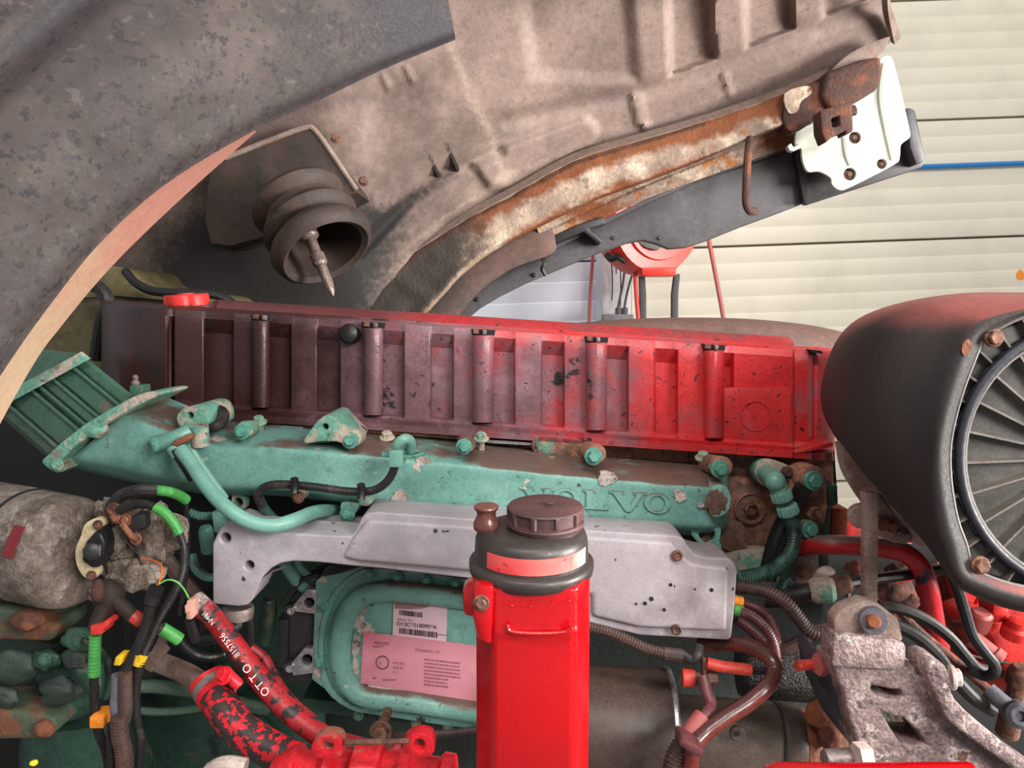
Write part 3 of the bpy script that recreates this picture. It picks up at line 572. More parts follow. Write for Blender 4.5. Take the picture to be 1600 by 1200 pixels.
# coolant tank in the dark corner
tk = thing('expansion_tank', 'yellowed translucent coolant tank in the dark corner under the fender', 'tank')
obj('tank_body', plate(sm([(60, 430), (150, 416), (196, 420), (216, 440), (250, 452), (330, 462), (345, 500), (330, 560), (60, 570)], 4, True), 1.50, .22, bevel=.02, seg=3), M_tankpl, tk)
lab(obj('tank_seam', plate([(60, 462), (180, 455), (340, 470), (340, 476), (180, 462), (60, 470)], 1.49, .02), M_tankpl, tk), 'moulded seam around the tank')
tag(obj('coolant_hose', hose([(196, 424, 1.47), (212, 442, 1.45), (240, 455, 1.44), (290, 458, 1.44), (340, 462, 1.45), (375, 482, 1.46), (400, 500, 1.48)], 7), M_black), 'thin black hose from the yellowed tank running behind the red filler cap', 'hose')
tag(obj('coolant_hose', hose([(120, 440, 1.44), (152, 448, 1.43), (168, 470, 1.42), (160, 500, 1.42), (150, 560, 1.44)], 11), M_blackdust), 'thick black hose bent down in front of the yellowed tank', 'hose')
# ------------------------------------------------------------------ engine: block, head, valve cover
blk = thing('engine_block', 'dark oily green engine block deep behind the pipes and brackets', 'engine')
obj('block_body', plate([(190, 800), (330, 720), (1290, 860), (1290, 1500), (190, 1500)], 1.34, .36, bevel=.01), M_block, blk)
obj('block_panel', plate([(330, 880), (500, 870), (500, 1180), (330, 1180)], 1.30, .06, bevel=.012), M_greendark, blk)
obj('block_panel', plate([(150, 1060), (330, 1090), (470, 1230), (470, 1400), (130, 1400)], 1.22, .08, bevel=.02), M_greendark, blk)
obj('block_rib', plate([(470, 1090), (740, 1118), (740, 1145), (466, 1112)], 1.16, .14, bevel=.006), M_greendark, blk)
for x, y in ((560, 1118), (600, 1123), (650, 1129), (700, 1134)): obj('bolt', pbolt(x, y, 1.155, 6), M_greencorr, blk)
shr = thing('radiator_shroud', 'black shroud in the shadow at the front of the engine', 'shroud')
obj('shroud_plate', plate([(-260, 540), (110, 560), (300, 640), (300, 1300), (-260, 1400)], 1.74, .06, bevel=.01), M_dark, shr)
obj('shroud_rib', plate([(80, 520), (150, 505), (158, 520), (90, 538)], 1.66, .1, bevel=.005), M_rubber, shr)
head = thing('cylinder_head', 'rusty brown cylinder head below the red cover, bare metal with green paint remnants', 'cylinder head')
obj('head_face', plate([(250, 628), (420, 640), (760, 672), (1090, 700), (1240, 712), (1303, 704), (1306, 780), (1286, 806), (1280, 868), (1236, 905), (1170, 900), (1120, 880), (1100, 840), (300, 760)], 1.205, .3, bevel=.006), M_rusthead, head)
obj('head_ledge', plate([(340, 650), (560, 664), (760, 682), (760, 690), (560, 676), (340, 662)], 1.18, .05, bevel=.003), M_rusthead, head)
obj('head_boss', plate(sm([(836, 682), (880, 684), (922, 690), (936, 706), (920, 728), (880, 722), (836, 710)], 3, True), 1.165, .06, bevel=.006), M_rusthead, head)
for i, pl_ in enumerate(([(424, 664), (474, 667), (474, 670), (424, 668)], [(352, 654), (380, 657), (380, 660), (352, 658)], [(760, 687), (832, 692), (832, 696), (762, 692)])):
    lab(obj('gasket_edge', plate(pl_, 1.172, .05), M_steel, head), 'bright metal gasket edge')
obj('plug_disc', lathe([(m(26, 1.2), 0), (m(26, 1.2), .004), (m(23, 1.2), .006), (m(22, 1.2), .003), (m(12, 1.2), .003)], P(1172, 794, 1.206), TOCAM, 32), M_rusthead, head)
obj('plug_hex', lathe([(m(11, 1.2), 0), (m(11, 1.2), .008), (m(8, 1.2), .010), (m(6, 1.2), .006)], P(1172, 795, 1.203), TOCAM, 6), M_rustbolt, head)
obj('face_step', plate(sm([(1126, 822), (1160, 818), (1166, 838), (1165, 862), (1128, 856)], 3, True), 1.19, .03, bevel=.004), M_rusthead, head)
obj('green_pad', plate(sm([(1136, 868), (1190, 858), (1215, 870), (1205, 905), (1150, 905)], 3, True), 1.185, .05, bevel=.006), M_greencorr, head)
lab(obj('rear_flange', plate([(1292, 700), (1306, 702), (1312, 790), (1300, 792), (1296, 900), (1276, 905), (1280, 790), (1290, 770)], 1.24, .10, bevel=.006), M_greendark, head), 'dark green rear flange')
obj('green_bar', plate([(1262, 858), (1280, 856), (1282, 930), (1264, 940)], 1.15, .05, bevel=.004), M_greencorr, head)
# valve cover: stepped face swept from flange to top ledge
cov = thing('valve_cover', 'long ribbed valve cover, grimy maroon at one end and bright red at the other', 'engine cover')
def cyt(x): return 473+.0656*(x-160)          # front edge of the top
def cyb(x): return 622+.0672*(x-200)          # bottom of the ribs
bosses = [(392, 421), (566, 598), (737, 771), (915, 948), (1100, 1131)]
cols = [(157, .26), (160, .17), (170, .10), (188, .060), (210, .034), (240, .014), (247, .006), (258, 0), (264, .010), (268, .012)]
V_ = .022
def blockprof(a, b): return [(a-2.2, V_), (a+1.5, .001), (a+4, 0), (b-3, 0), (b-1, .002), (b+2.0, V_)]
blocks = []
blocks += [(272, 319)]
blocks += [(364, 412)]
for (a, b), (c, d) in zip(bosses[:-1], bosses[1:]): blocks += [(b+33, b+75), (b+110, d-1)]
for a, b in blocks: cols += blockprof(a, b)
cols += [(1141, V_), (1147, .004), (1238, .004), (1242, .012), (1262, .014), (1268, .022), (1272, .030), (1278, .028), (1292, .040), (1300, .056), (1304, .085), (1305, .26)]
cols = sorted(cols)
Yc = 1.195
rows = []
for x, off in cols:
    t, b = cyt(x), cyb(x)
    e = 1 if off < .1 else 1
    edge = off if (x < 262 or x > 1241) else 0
    g = lambda f: edge+(off-edge)*f
    rows.append([P(x, b+24, Yc+.30+edge*.2), P(x, b+24, Yc-.030+edge), P(x, b+14, Yc-.030+edge), P(x, b+12, Yc-.022+edge), P(x, b+7, Yc-.024+edge), P(x, b+5, Yc-.010+edge), P(x, b+1, Yc-.006+edge), P(x, b-3, Yc+g(1)),
                 P(x, t+36, Yc+g(1)+.002), P(x, t+14, Yc+g(.15)+.004), P(x, t+3, Yc+edge+.010), P(x, t, Yc+edge+.016), P(x, t-1, Yc+edge+.036), P(x, t-3.5, Yc+edge+.04), P(x, t-5, Yc+.27)])
cv = obj('cover_shell', loft(rows, True), M_cover, cov, 28)
crown = [(215, 473), (560, 489), (900, 515), (1180, 533), (1240, 538), (1266, 545), (1268, 556), (1240, 554), (560, 506), (215, 486)]
def top3(x, y, dz): return P(x, y, Yc+.05)+V((0, 0, dz))
cr = []
for x, d0 in ((300, .12), (330, .06), (560, .05), (900, .05), (1180, .05), (1232, .055), (1256, .08), (1262, .13)):
    z0 = P(x, cyt(x)-3, Yc+.04); pts = [(d0, 0), (d0+.012, .011), (d0+.03, .014), (.22, .014), (.235, .010), (.24, -.004)]
    cr.append([V((z0.x*(1 if x < 1200 else 1), Yc+KE*z0.x+a, z0.z+h)) for a, h in pts])
lab(obj('cover_crown', loft(cr, False, False), M_covertop, cov), 'dusty raised crown of the cover')
for i, (a, b) in enumerate(bosses):
    c = (a+b)/2; t, bt = cyt(c), cyb(c); r = (b-a)/2; row = []
    for y, q in ((bt+1, 1), (bt-14, 1), (t+40, 1), (t+14, 1), (t+12, .93)):
        row.append([P(c+r*math.sin(-pi/2+pi*j/10), y, Yc-.026*q*math.cos(-pi/2+pi*j/10)**.8 if 0 < j < 10 else Yc+.012) for j in range(11)])
    bo_ = obj('bolt_column', loft(row), M_cover, cov, 40)
    obj('bolt_pocket', plate([(a-1, t+2), (b+3, t+4), (b+1, t+13), (a+1, t+12)], Yc-.004, .03), M_dark, bo_)
    obj('spacer', plate([(a+2, t+2), (a+11, t+3), (a+11, t+10), (a+2, t+9)], Yc-.010, .02, bevel=.001), M_rustbolt, bo_)
    obj('spacer', plate([(a+17, t+3), (a+23, t+4), (a+23, t+11), (a+17, t+11)], Yc-.012, .02, bevel=.001), M_dullsteel, bo_)
bo_ = obj('bolt_pocket', plate([(1266, 546), (1284, 548), (1286, 553), (1268, 551)], Yc+.012, .05), M_dark, cov)
lab(obj('name_pad', plate(rrect(1131, 606, 1237, 694, 3), Yc-.006, .02, bevel=.002), M_cover, cov), 'flat rectangular pad with a faint cast circle')
obj('cast_ring', tube([P(x, y, Yc-.0065) for x, y in circ(1180, 650, 23, 30)]+[P(1203, 650, Yc-.0065)], .0012, 6), M_cover, cov)
obj('cover_flange', plate([(1236, 712), (1303, 698), (1303, 690), (1240, 704)], Yc-.02, .05, bevel=.003), M_cover, cov)
lab(obj('rubber_plug', lathe([(.016, -.006), (.0165, .004), (.013, .011), (.006, .014), (.001, .0145)], P(547, 522, Yc-.006), V((0, -1, .1)), 22), M_black, cov), 'round black rubber plug')
obj('plug_seat', plate([(532, 538), (560, 540), (562, 562), (538, 560), (538, 600), (533, 600)], Yc+.004, .02, bevel=.002), M_cover, cov)
obj('fill_neck', lathe([(.055, -.01), (.052, .004), (.046, .010)], P(310, 484, 1.30), (0, 0, 1), 24), M_covertop, cov)
cap = thing('oil_filler_cap', 'bright red lobed oil filler cap on top of the valve cover', 'cap')
obj('cap_grip', lathe([(.030, 0), (.036, .003), (.036, .018), (.034, .0215), (.012, .022)], P(293, 480, 1.27), (-.05, -.08, 1), 60, lambda t, r, h: 1-.16*max(0, math.cos(5*t+.6))**3 if r > .02 else 1), M_redcap, cap)
obj('cap_centre', lathe([(.014, .02), (.013, .0235), (.004, .024)], P(293, 480, 1.27), (-.05, -.08, 1), 18), M_redcap, cap)
obj('cap_skirt', lathe([(.033, -.006), (.033, .004)], P(293, 480, 1.27), (-.05, -.08, 1), 24), M_dark, cap)

# ------------------------------------------------------------------ intake: manifold, duct
man = thing('intake_manifold', 'long green intake manifold casting with raised lettering, chipped and corroded', 'manifold')
YM = 1.055
# px stations: top back, front top edge, bottom edge
def sect(T0, T, B, Y, D=.15, bulge=.0):
    d = V((B[0]-T[0], B[1]-T[1], 0))
    q = lambda t, dy: P(T[0]+d.x*t, T[1]+d.y*t, Y+dy)
    return [P(T0[0], T0[1], Y+D), P(T0[0]*.6+T[0]*.4, T0[1]*.6+T[1]*.4, Y+.075), P(T0[0]*.15+T[0]*.85, T0[1]*.15+T[1]*.85, Y+.028), q(.05, .008), q(.14, .0-bulge*.5), q(.35, 0-bulge), q(.65, 0-bulge), q(.84, 0-bulge*.5), q(.93, .007), q(1, .026), q(1.03, .06), q(1.02, D)]
st = [((240, 618), (196, 642), (104, 724), 1.062, .10, .006), ((262, 622), (232, 648), (150, 737), 1.04, .12, .018), ((288, 632), (268, 660), (215, 752), 1.042, .13, .018), ((322, 645), (308, 676), (285, 764), YM, .14, .012), ((350, 652), (345, 688), (340, 772), YM, .145, .008), ((430, 660), (428, 692), (428, 772), YM, .15, 0),
      ((520, 668), (520, 700), (520, 781), YM, .15, 0), ((600, 676), (600, 706), (600, 791), YM, .15, 0), ((640, 680), (640, 712), (640, 797), YM-.003, .15, 0), ((700, 688), (700, 716), (700, 800), YM-.006, .15, 0), ((820, 700), (820, 728), (820, 810), YM-.006, .15, 0),
      ((920, 710), (920, 738), (920, 820), YM-.006, .15, 0), ((1040, 720), (1040, 748), (1040, 830), YM-.006, .15, 0), ((1100, 726), (1100, 752), (1100, 834), YM-.004, .15, 0), ((1122, 729), (1122, 757), (1122, 830), YM+.004, .14, 0), ((1134, 734), (1134, 766), (1134, 820), YM+.025, .12, 0), ((1138, 740), (1138, 772), (1138, 812), YM+.06, .08, 0)]
ctrl = [sect(*s) for s in st]
nn = len(ctrl[0]); dense = []
for i in range(nn): dense.append(sm([tuple(r[i]) for r in ctrl], 5))
ringrows = [[dense[i][k] for i in range(nn)] for k in range(len(dense[0]))]
fine = []
for r in ringrows:
    s = sm(r, 3); fine.append([V(p) for p in s]+[])
obj('manifold_body', loft(fine), M_green, man, 50)
# pads, lugs and tabs of the casting
def lug(poly, Y, D=.07, mt=M_green, holes=(), b=.006): return obj('lug', plate(sm(poly, 3, True), Y, D, holes, b), mt, man)
fl = lab(obj('end_flange', plate(sm([(238, 612), (248, 617), (212, 635), (142, 677), (96, 720), (104, 733), (88, 739), (66, 724), (74, 711), (128, 666), (205, 621)], 2, True), 1.04, .10, bevel=.008), M_greencorr, man), 'corroded flange of the inlet end')
for x, y in ((90, 726), (203, 682)): obj('bolt', pbolt(x, y, 1.034, 7, shank=.03), M_greencorr, man)
obj('boss', lump(P(150, 671, 1.048), .014, 1.3, .7, .9, .15, seed=5), M_greencorr, man)
obj('boss', lathe([(.014, -.03), (.014, .004), (.010, .008)], P(203, 682, 1.045), TOCAM, 16), M_greencorr, man)
lug([(276, 656), (282, 642), (300, 634), (318, 638), (326, 655), (322, 672), (290, 676)], 1.04, .10, M_greencorr, [circ(297, 649, 5)], .004)
lug([(474, 692), (488, 668), (504, 651), (520, 651), (530, 662), (556, 690), (540, 694), (525, 690), (500, 690)], 1.05, .10, M_greencorr, [circ(508, 667, 5)], .004)
lug([(492, 678), (518, 678), (526, 690), (484, 692)], 1.062, .06, M_greendark)
for i, (x, y, r) in enumerate(((378, 675, 9), (547, 688, 9.5), (725, 698, 9), (927, 713, 10), (1124, 733, 10))):
    bp = obj('bolt_boss', lathe([(m(r*1.55, 1.1), -.06), (m(r*1.55, 1.1), .0), (m(r*1.35, 1.1), .005)], P(x+5, y-4, 1.075), V((.1, -1, .12)), 18), M_greencorr if i in (0, 1) else M_rusthead, man)
    obj('bolt', bolt(P(x, y, 1.055), m(r, 1.05), m(r*1.4, 1.05), V((.1, -1, .12)), shank=.03), M_bolt, bp)
for x, y in ((405, 660), (605, 684), (752, 686), (1098, 716)): obj('stud', bolt(P(x, y, 1.13), .008, .010, V((0, -.3, 1)), shank=.02), M_greencorr, man)
lug([(533, 786), (560, 788), (556, 800), (548, 812), (536, 810)], 1.06, .05); obj('bolt', pbolt(543, 803, 1.05, 8.5), M_bolt, man)
lug([(1078, 828), (1124, 822), (1124, 850), (1120, 862), (1110, 866), (1100, 858)], 1.06, .03, M_green, [sm([(1092, 834), (1116, 830), (1116, 846), (1104, 850)], 3, True)], .003); obj('bolt', pbolt(1115, 855, 1.05, 8.5), M_bolt, man)
lug([(1112, 762), (1132, 758), (1142, 775), (1140, 795), (1128, 806), (1112, 804)], 1.043, .05, M_green, (), .008)
lab(obj('corroded_pad', lump(P(1122, 784, 1.046), m(19, 1.04), 1, .35, 1.25, .35, 2.5, seed=9), M_rusthead, man), 'flaked grey corroded boss')
obj('bolt', pbolt(1102, 842, 1.075, 9), M_rustbolt, man)
# raised lettering, slab serif
def ltr(polys, holes=None):
    for pl_, hs in polys:
        mb = plate(pl_, YM-.0095, .012, hs, bevel=.0012, seg=1); obj('letter', mb, M_green, man, 20)
def vee(x, w, y0, h, s):
    yy = lambda X, Y_: y0+Y_*h+s*(X-x); X = lambda f: x+f*w
    p = [(0, 0), (.42, 0), (.42, .12), (.34, .12), (.55, .66), (.73, .12), (.64, .12), (.64, 0), (1, 0), (1, .12), (.9, .12), (.58, 1), (.44, 1), (.1, .12), (0, .12)]
    return [([(X(a), yy(X(a), b)) for a, b in p], ())]
def oh(x, w, y0, h, s):
    cx = x+w/2; f = lambda rx, ry: [(a, b+s*(a-x)) for a, b in circ(cx, y0+h/2, w/2*rx, 28, h/2*ry)]
    return [(f(1, 1.03), (f(.55, .74),))]
def ell(x, w, y0, h, s):
    p = [(0, 0), (.52, 0), (.52, .12), (.4, .12), (.4, .86), (.8, .86), (.86, .66), (1, .66), (.97, 1), (0, 1), (0, .88), (.13, .88), (.13, .12), (0, .12)]
    return [([(x+a*w, y0+b*h+s*a*w) for a, b in p], ())]
sl = .062
for fn, x, w, y0, h in ((vee, 812, 54, 761, 30), (oh, 862, 44, 763, 30), (ell, 910, 42, 765, 31), (vee, 951, 60, 767, 32), (oh, 1006, 43, 770, 32)): ltr(fn(x, w, y0, h, sl))
# ribbed duct
duct = thing('intake_duct', 'dusty green finned air duct rising from the manifold inlet', 'duct')
def dsec(T, B, Y, D): return [P(*T, Y+D), P(*T, Y+.012), P(T[0]*.96+B[0]*.04, T[1]*.96+B[1]*.04, Y), P(T[0]*.5+B[0]*.5, T[1]*.5+B[1]*.5, Y-.006), P(T[0]*.25+B[0]*.75, T[1]*.25+B[1]*.75, Y), P(T[0]*.04+B[0]*.96, T[1]*.04+B[1]*.96, Y+.02), P(*B, Y+.04), P(*B, Y+D)]
obj('duct_body', loft([dsec((208, 618), (70, 712), 1.085, .16), dsec((136, 560), (-12, 640), 1.13, .16)]), M_greenduct, duct, 20)
lab(obj('duct_flange', loft([dsec((142, 560), (-16, 646), 1.115, .18), dsec((128, 549), (-30, 634), 1.12, .18)]), M_greencorr, duct, 20), 'corroded duct flange')
obj('duct_neck', loft([dsec((126, 552), (-26, 632), 1.13, .15), dsec((60, 545), (-60, 600), 1.16, .12)]), M_greenduct, duct, 20)
for t in (.16, .38, .52, .60, .86):
    a = (208+(70-208)*t, 618+(712-618)*t); b = (136+(-12-136)*t, 560+(640-560)*t)
    dy = -.004 if t < .7 else .008
    obj('rib', tube([P(a[0], a[1], 1.081+dy), P(b[0], b[1], 1.126+dy)], .0032, 6), M_greenduct, duct)
    obj('groove', tube([P(a[0]+5, a[1]-3, 1.083+dy), P(b[0]+5, b[1]-3, 1.128+dy)], .0016, 5), M_greendark, duct)
sn = thing('bleed_fitting', 'small dark green brass-nippled fitting standing behind the duct end', 'fitting')
obj('fitting_block', plate([(202, 602), (222, 602), (222, 622), (202, 622)], 1.14, .03, bevel=.002), M_greenduct, sn)
obj('nipple', lathe([(.006, 0), (.007, .004), (.004, .008), (.005, .012), (.003, .016)], P(212, 602, 1.15), (0, 0, 1), 10), M_dullsteel, sn)

# green coolant pipe crossing the manifold
gp = thing('coolant_pipe', 'bright green bent pipe running down across the manifold from its banjo union', 'pipe')
obj('pipe_run', hose([(282, 702, .99), (300, 726, .98), (320, 756, .96), (345, 785, .942), (375, 808, .935), (405, 820, .935), (432, 821, .94), (462, 812, .96), (486, 802, 1.01), (510, 798, 1.07), (540, 800, 1.13)], 11.5, 8, seg=14), M_greenlt, gp)
lab(obj('dark_sleeve', hose([(275, 702, .993), (288, 722, .992), (305, 748, .994)], 10.5, 5, seg=14), M_blackdust, gp), 'bare dark section of the pipe')
obj('collar', hose([(270, 697, .995), (280, 712, .995)], 12.5, 3, seg=14), M_greenlt, gp)
obj('side_pipe', hose([(295, 695, 1.02), (312, 724, 1.02), (330, 750, 1.02), (352, 780, 1.02)], 7, 6), M_greenlt, gp)
un = obj('union', hose([(251, 692, 1.0), (275, 684, 1.0), (296, 674, 1.01)], 13, 4, seg=16), M_greenlt, gp)
obj('union_end', lathe([(.0115, -.004), (.0125, .006), (.011, .009)], P(249, 693, 1.0), V((-.9, -.4, -.25)), 14), M_bolt, un)
lab(obj('rust_ring', plate([(268, 690), (296, 678), (298, 686), (276, 698), (266, 698)], .985, .02, bevel=.003), M_rustcast, un), 'rusty worn edge')
obj('union_clamp', lathe([(.013, -.014), (.013, .014)], P(312, 680, 1.02), (0, -.2, 1), 14), M_greencorr, gp)
tag(obj('rubber_elbow', hose([(318, 672, 1.05), (334, 668, 1.04), (346, 660, 1.05), (350, 648, 1.07), (342, 640, 1.10), (330, 640, 1.13)], 8.5, 6), M_blackdust), 'short dark curved rubber hose beside the corroded lug', 'hose')

# sensor lead lying along the manifold
sl_ = thing('sensor_lead', 'black corrugated sensor lead clipped along the manifold with a green elbow plug', 'cable')
obj('corrugated_tube', hose([(617, 728, 1.0), (612, 742, 1.0), (600, 757, 1.0), (580, 767, 1.0), (545, 768, 1.0), (500, 762, 1.0), (462, 758, 1.0), (430, 757, 1.0), (411, 763, 1.0), (403, 776, 1.0), (410, 790, 1.01)], 7.2, 8, (3.2, 1.3)), M_corr, sl_)
obj('sleeve', hose([(404, 778, 1.01), (414, 796, 1.02), (428, 812, 1.04)], 8, 6), M_greencor, sl_)
obj('elbow_plug', hose([(617, 726, 1.0), (619, 708, 1.0), (622, 694, .99), (632, 686, .99), (641, 690, 1.0), (642, 704, 1.01)], 8.5, 6, seg=14), M_greenlt, sl_)
obj('plug_body', plate(rrect(608, 704, 629, 730, 4), .985, .03, bevel=.004), M_greenlt, sl_)
obj('spring_clip', plate([(596, 708), (640, 712), (662, 707), (664, 712), (640, 718), (596, 714)], .995, .02, bevel=.001), M_bolt, sl_)
for x, y in ((462, 759), (566, 768)):
    c = obj('clip', tube([P(x-2, y-11, .985), P(x-1, y, .988), P(x-2, y+12, .985)], .0055, 8), M_black, sl_)
    obj('clip_foot', plate([(x-7, y+10), (x+14, y+2), (x+16, y+18), (x+8, y+24), (x-4, y+22)], 1.02, .02, bevel=.002), M_greencorr, sl_)
obj('clip_bolt', pbolt(466, 777, 1.015, 7), M_rustbolt, sl_)

# ------------------------------------------------------------------ aluminium bracket, control unit, cooling plate
brk = thing('aluminium_bracket', 'long grey cast aluminium bracket across the engine behind the red tank', 'bracket')
out = [(332, 850), (338, 836), (344, 826), (352, 818), (362, 814), (400, 826), (440, 832), (500, 836), (548, 838), (556, 828), (566, 808), (574, 802), (590, 800), (660, 805), (740, 811), (925, 829), (1058, 837), (1068, 841), (1074, 852), (1086, 866), (1104, 871), (1138, 872), (1148, 880), (1152, 892), (1148, 950), (1143, 996), (1138, 1001), (1000, 993), (925, 975),
       (740, 905), (600, 889), (545, 884), (500, 879), (460, 877), (440, 880), (424, 888), (410, 902), (402, 920), (394, 938), (386, 946), (372, 948), (332, 944)]
hl = [circ(352, 841, 8), circ(389, 884, 7.5), circ(571, 830, 8.5)]
obj('bracket_body', plate(out, .96, .07, hl, bevel=.006, seg=3), M_alu, brk, 40)
for h, (x, y) in zip(hl, ((352, 841), (389, 884), (571, 830))): obj('hole_bolt', lathe([(.0085, -.01), (.0085, .004), (.004, .004)], P(x, y, 1.01), TOCAM, 6), M_rustbolt, brk)
obj('raised_face', plate([(574, 812), (740, 822), (925, 838), (1052, 846), (1062, 862), (1082, 880), (1140, 886), (1136, 988), (1000, 982), (925, 964), (925, 930), (740, 894), (560, 878), (534, 872), (552, 840)], .953, .02, bevel=.006, seg=3), M_alu, brk)
obj('top_flange', plate([(440, 828), (560, 834), (572, 806), (740, 806), (925, 824), (925, 830), (740, 812), (576, 812), (562, 838), (440, 834)], .99, .09, bevel=.003), M_alu, brk)
obj('scallop', loft([[P(x, y, .965) for x, y in ((402, 918), (412, 902), (428, 890), (450, 884))], [P(x, y, 1.05) for x, y in ((380, 946), (392, 922), (412, 900), (444, 888))]], False, False), M_alu, brk)
for x, y in ((1058, 868), (1057, 984)):
    obj('screw', lathe([(.0068, -.002), (.0068, .002), (.005, .003), (.003, .001)], P(x, y, .951), TOCAM, 12), M_rustbolt, brk)
for x, y, r in ((1048, 914, 2.8), (1018, 936, 3.6), (1008, 943, 3.2), (994, 944, 2), (1038, 953, 2.8), (1112, 922, 3.2), (1086, 921, 1.6)): obj('stain_spot', plate(circ(x, y, r, 8), .9522, .002), M_dark, brk)
obj('foot', lathe([(.020, -.012), (.021, .0), (.020, .004)], P(372, 952, .99), (0, 0, 1), 20), M_dullsteel, brk)
obj('back_plate', plate([(334, 832), (330, 800), (362, 800), (392, 812), (380, 830), (345, 836)], 1.06, .03, [circ(356, 810, 8)], bevel=.003), M_greenlt, brk)
cpz = thing('cooling_plate', 'green cooling plate with a raised rounded channel and bolts round its rim', 'plate')
obj('plate_body', plate([(492, 908), (502, 900), (528, 896), (566, 884), (740, 908), (890, 929), (890, 1160), (740, 1128), (560, 1108), (530, 1096), (486, 1062)], 1.09, .05, bevel=.004), M_green, cpz)
def rr2(ins):
    s = .115
    base = sm([(760, 918), (640, 903), (590, 900), (552, 912), (524, 944), (512, 985), (510, 1030), (522, 1070), (552, 1098), (600, 1106), (760, 1128)], 6)
    return base
obj('rim_step', plate(sm([(745, 915), (640, 900), (590, 896), (552, 906), (524, 938), (508, 985), (506, 1030), (518, 1074), (550, 1102), (600, 1110), (745, 1130), (745, 1140), (590, 1118), (545, 1108), (508, 1078), (498, 1030), (500, 980), (516, 932), (548, 900), (590, 888), (745, 907)], 3, True), 1.085, .02, bevel=.003), M_green, cpz)
rowc = []
cl = sm([(860, 962, 0), (740, 938, 0), (640, 926, 0), (600, 924, 0), (566, 932, 0), (544, 956, 0), (534, 990, 0), (532, 1030, 0), (540, 1062, 0), (560, 1084, 0), (590, 1092, 0), (640, 1097, 0), (740, 1112, 0), (860, 1130, 0)], 8)
ch = [P(x, y, 1.075) for x, y, _ in cl]
mbc = tube(ch, m(17, 1.075), 16)
obj('channel', mbc, M_green, cpz, 60)
obj('inner_panel', plate(sm([(760, 952), (640, 940), (600, 938), (572, 944), (556, 964), (548, 992), (546, 1030), (554, 1056), (570, 1074), (600, 1080), (760, 1100)], 4, True), 1.082, .03, bevel=.002), M_green, cpz)
for x, y in ((577, 897), (621, 901), (666, 906), (711, 911), (507, 948), (499, 1037)): obj('bolt', pbolt(x, y, 1.078, 5.4), M_bolt, cpz)
# stickers on the cooling plate (flat print)
def LP(x, y, dy=0): return P(x, y, 1.0795-dy)
s1 = thing('serial_label', 'torn pink-white serial number label with barcodes on the green plate', 'label')
obj('label_sheet', prism([LP(*q) for q in ((615, 933), (699, 941), (697, 1010), (613, 1000))], (0, .0008, 0)), M_tape2, s1)
lab(obj('torn_strip', prism([LP(*q, .0006) for q in ((615, 933), (640, 935), (683, 939), (678, 945), (660, 951), (640, 952), (617, 951))], (0, .0006, 0)), M_tear, s1), 'torn grey remains of its top strip')
rt = (P(699, 941, 1.08)-P(615, 933, 1.08)).normalized(); upv = rt.cross(V((0, 1, 0))).normalized()*-1
if upv.z < 0: upv = -upv
def bars(x0, y0, x1, y1, h, name, par, seed):
    rnd = random.Random(seed); mb = MB(); x = x0
    while x < x1:
        bw = rnd.choice((.8, 1.2, 2.0)); t = (x-x0)/(x1-x0); y = y0+(y1-y0)*t
        mb.add([LP(x, y, .001), LP(x+bw, y, .001), LP(x+bw, y+h, .001), LP(x, y+h, .001)], [(0, 1, 2, 3)]); x += bw+rnd.choice((.7, 1.1, 1.5))
    o = obj(name, mb, M_ink, par); o['kind'] = 'stuff'
bars(624, 953, 658, 957, 8, 'barcode', s1, 1); bars(624, 981, 683, 988, 9, 'barcode', s1, 2)
text('SERIAL NO', LP(621, 969, .001), rt, upv, m(3.6, 1.08), M_inkfaint, s1, 'print_line')
text('D12C*218095*A', LP(620, 977, .001), rt, upv, m(6.6, 1.08), M_ink, s1, 'print_line')
obj('underline', prism([LP(*q, .001) for q in ((684, 991), (697, 992.4), (697, 993.2), (684, 991.8))], (0, .0003, 0)), M_ink, s1)
s2 = thing('approval_label', 'pink stained data label with a circled mark and rows of print on the green plate', 'label')
obj('label_sheet', prism([LP(*q, .0012) for q in ((568, 987), (613, 992.5), (699, 1003), (745, 1009), (745, 1096), (563, 1068))], (0, .0008, 0)), M_tape, s2)
lab(obj('white_backing', prism([LP(*q, .0004) for q in ((575, 1066), (745, 1092), (745, 1101), (575, 1076))], (0, .0008, 0)), M_paper, s2), 'white edge of an older label beneath')
text('VOLVO', LP(584, 1006, .0024), rt, upv, m(5.2, 1.08), M_ink, s2, 'print_line')
text('47Q288AC1131', LP(648, 1017, .0024), rt, upv, m(4.4, 1.08), M_inkfaint, s2, 'print_line')
obj('approval_ring', tube([LP(x, y, .0024) for x, y in circ(597.5, 1035, 9.6, 28, 10)]+[LP(607.1, 1035, .0024)], .0006, 5), M_ink, s2)
text('E', LP(592, 1037, .0024), rt, upv, m(5, 1.08), M_inkfaint, s2, 'print_line')
for i, s in enumerate(('49R 024', '24R 03', 'C 1')): text(s, LP(614, 1037+i*7, .0024), rt, upv, m(4.2, 1.08), M_inkfaint, s2, 'print_line')
for i, s in enumerate(('IIIIIIII IIII', 'III IIIII III', 'IIIIII I IIIII')):
    pass
rnd = random.Random(5); mb = MB()
for i in range(8):
    x = 663; y = 1029+i*5.6
    while x < 718-(i > 4)*18:
        wd = rnd.uniform(1.5, 4.5); yy = y+(x-663)*.115
        mb.add([LP(x, yy, .0024), LP(x+wd, yy+.3, .0024), LP(x+wd, yy+2.6, .0024), LP(x, yy+2.3, .0024)], [(0, 1, 2, 3)]); x += wd+rnd.uniform(.7, 1.6)
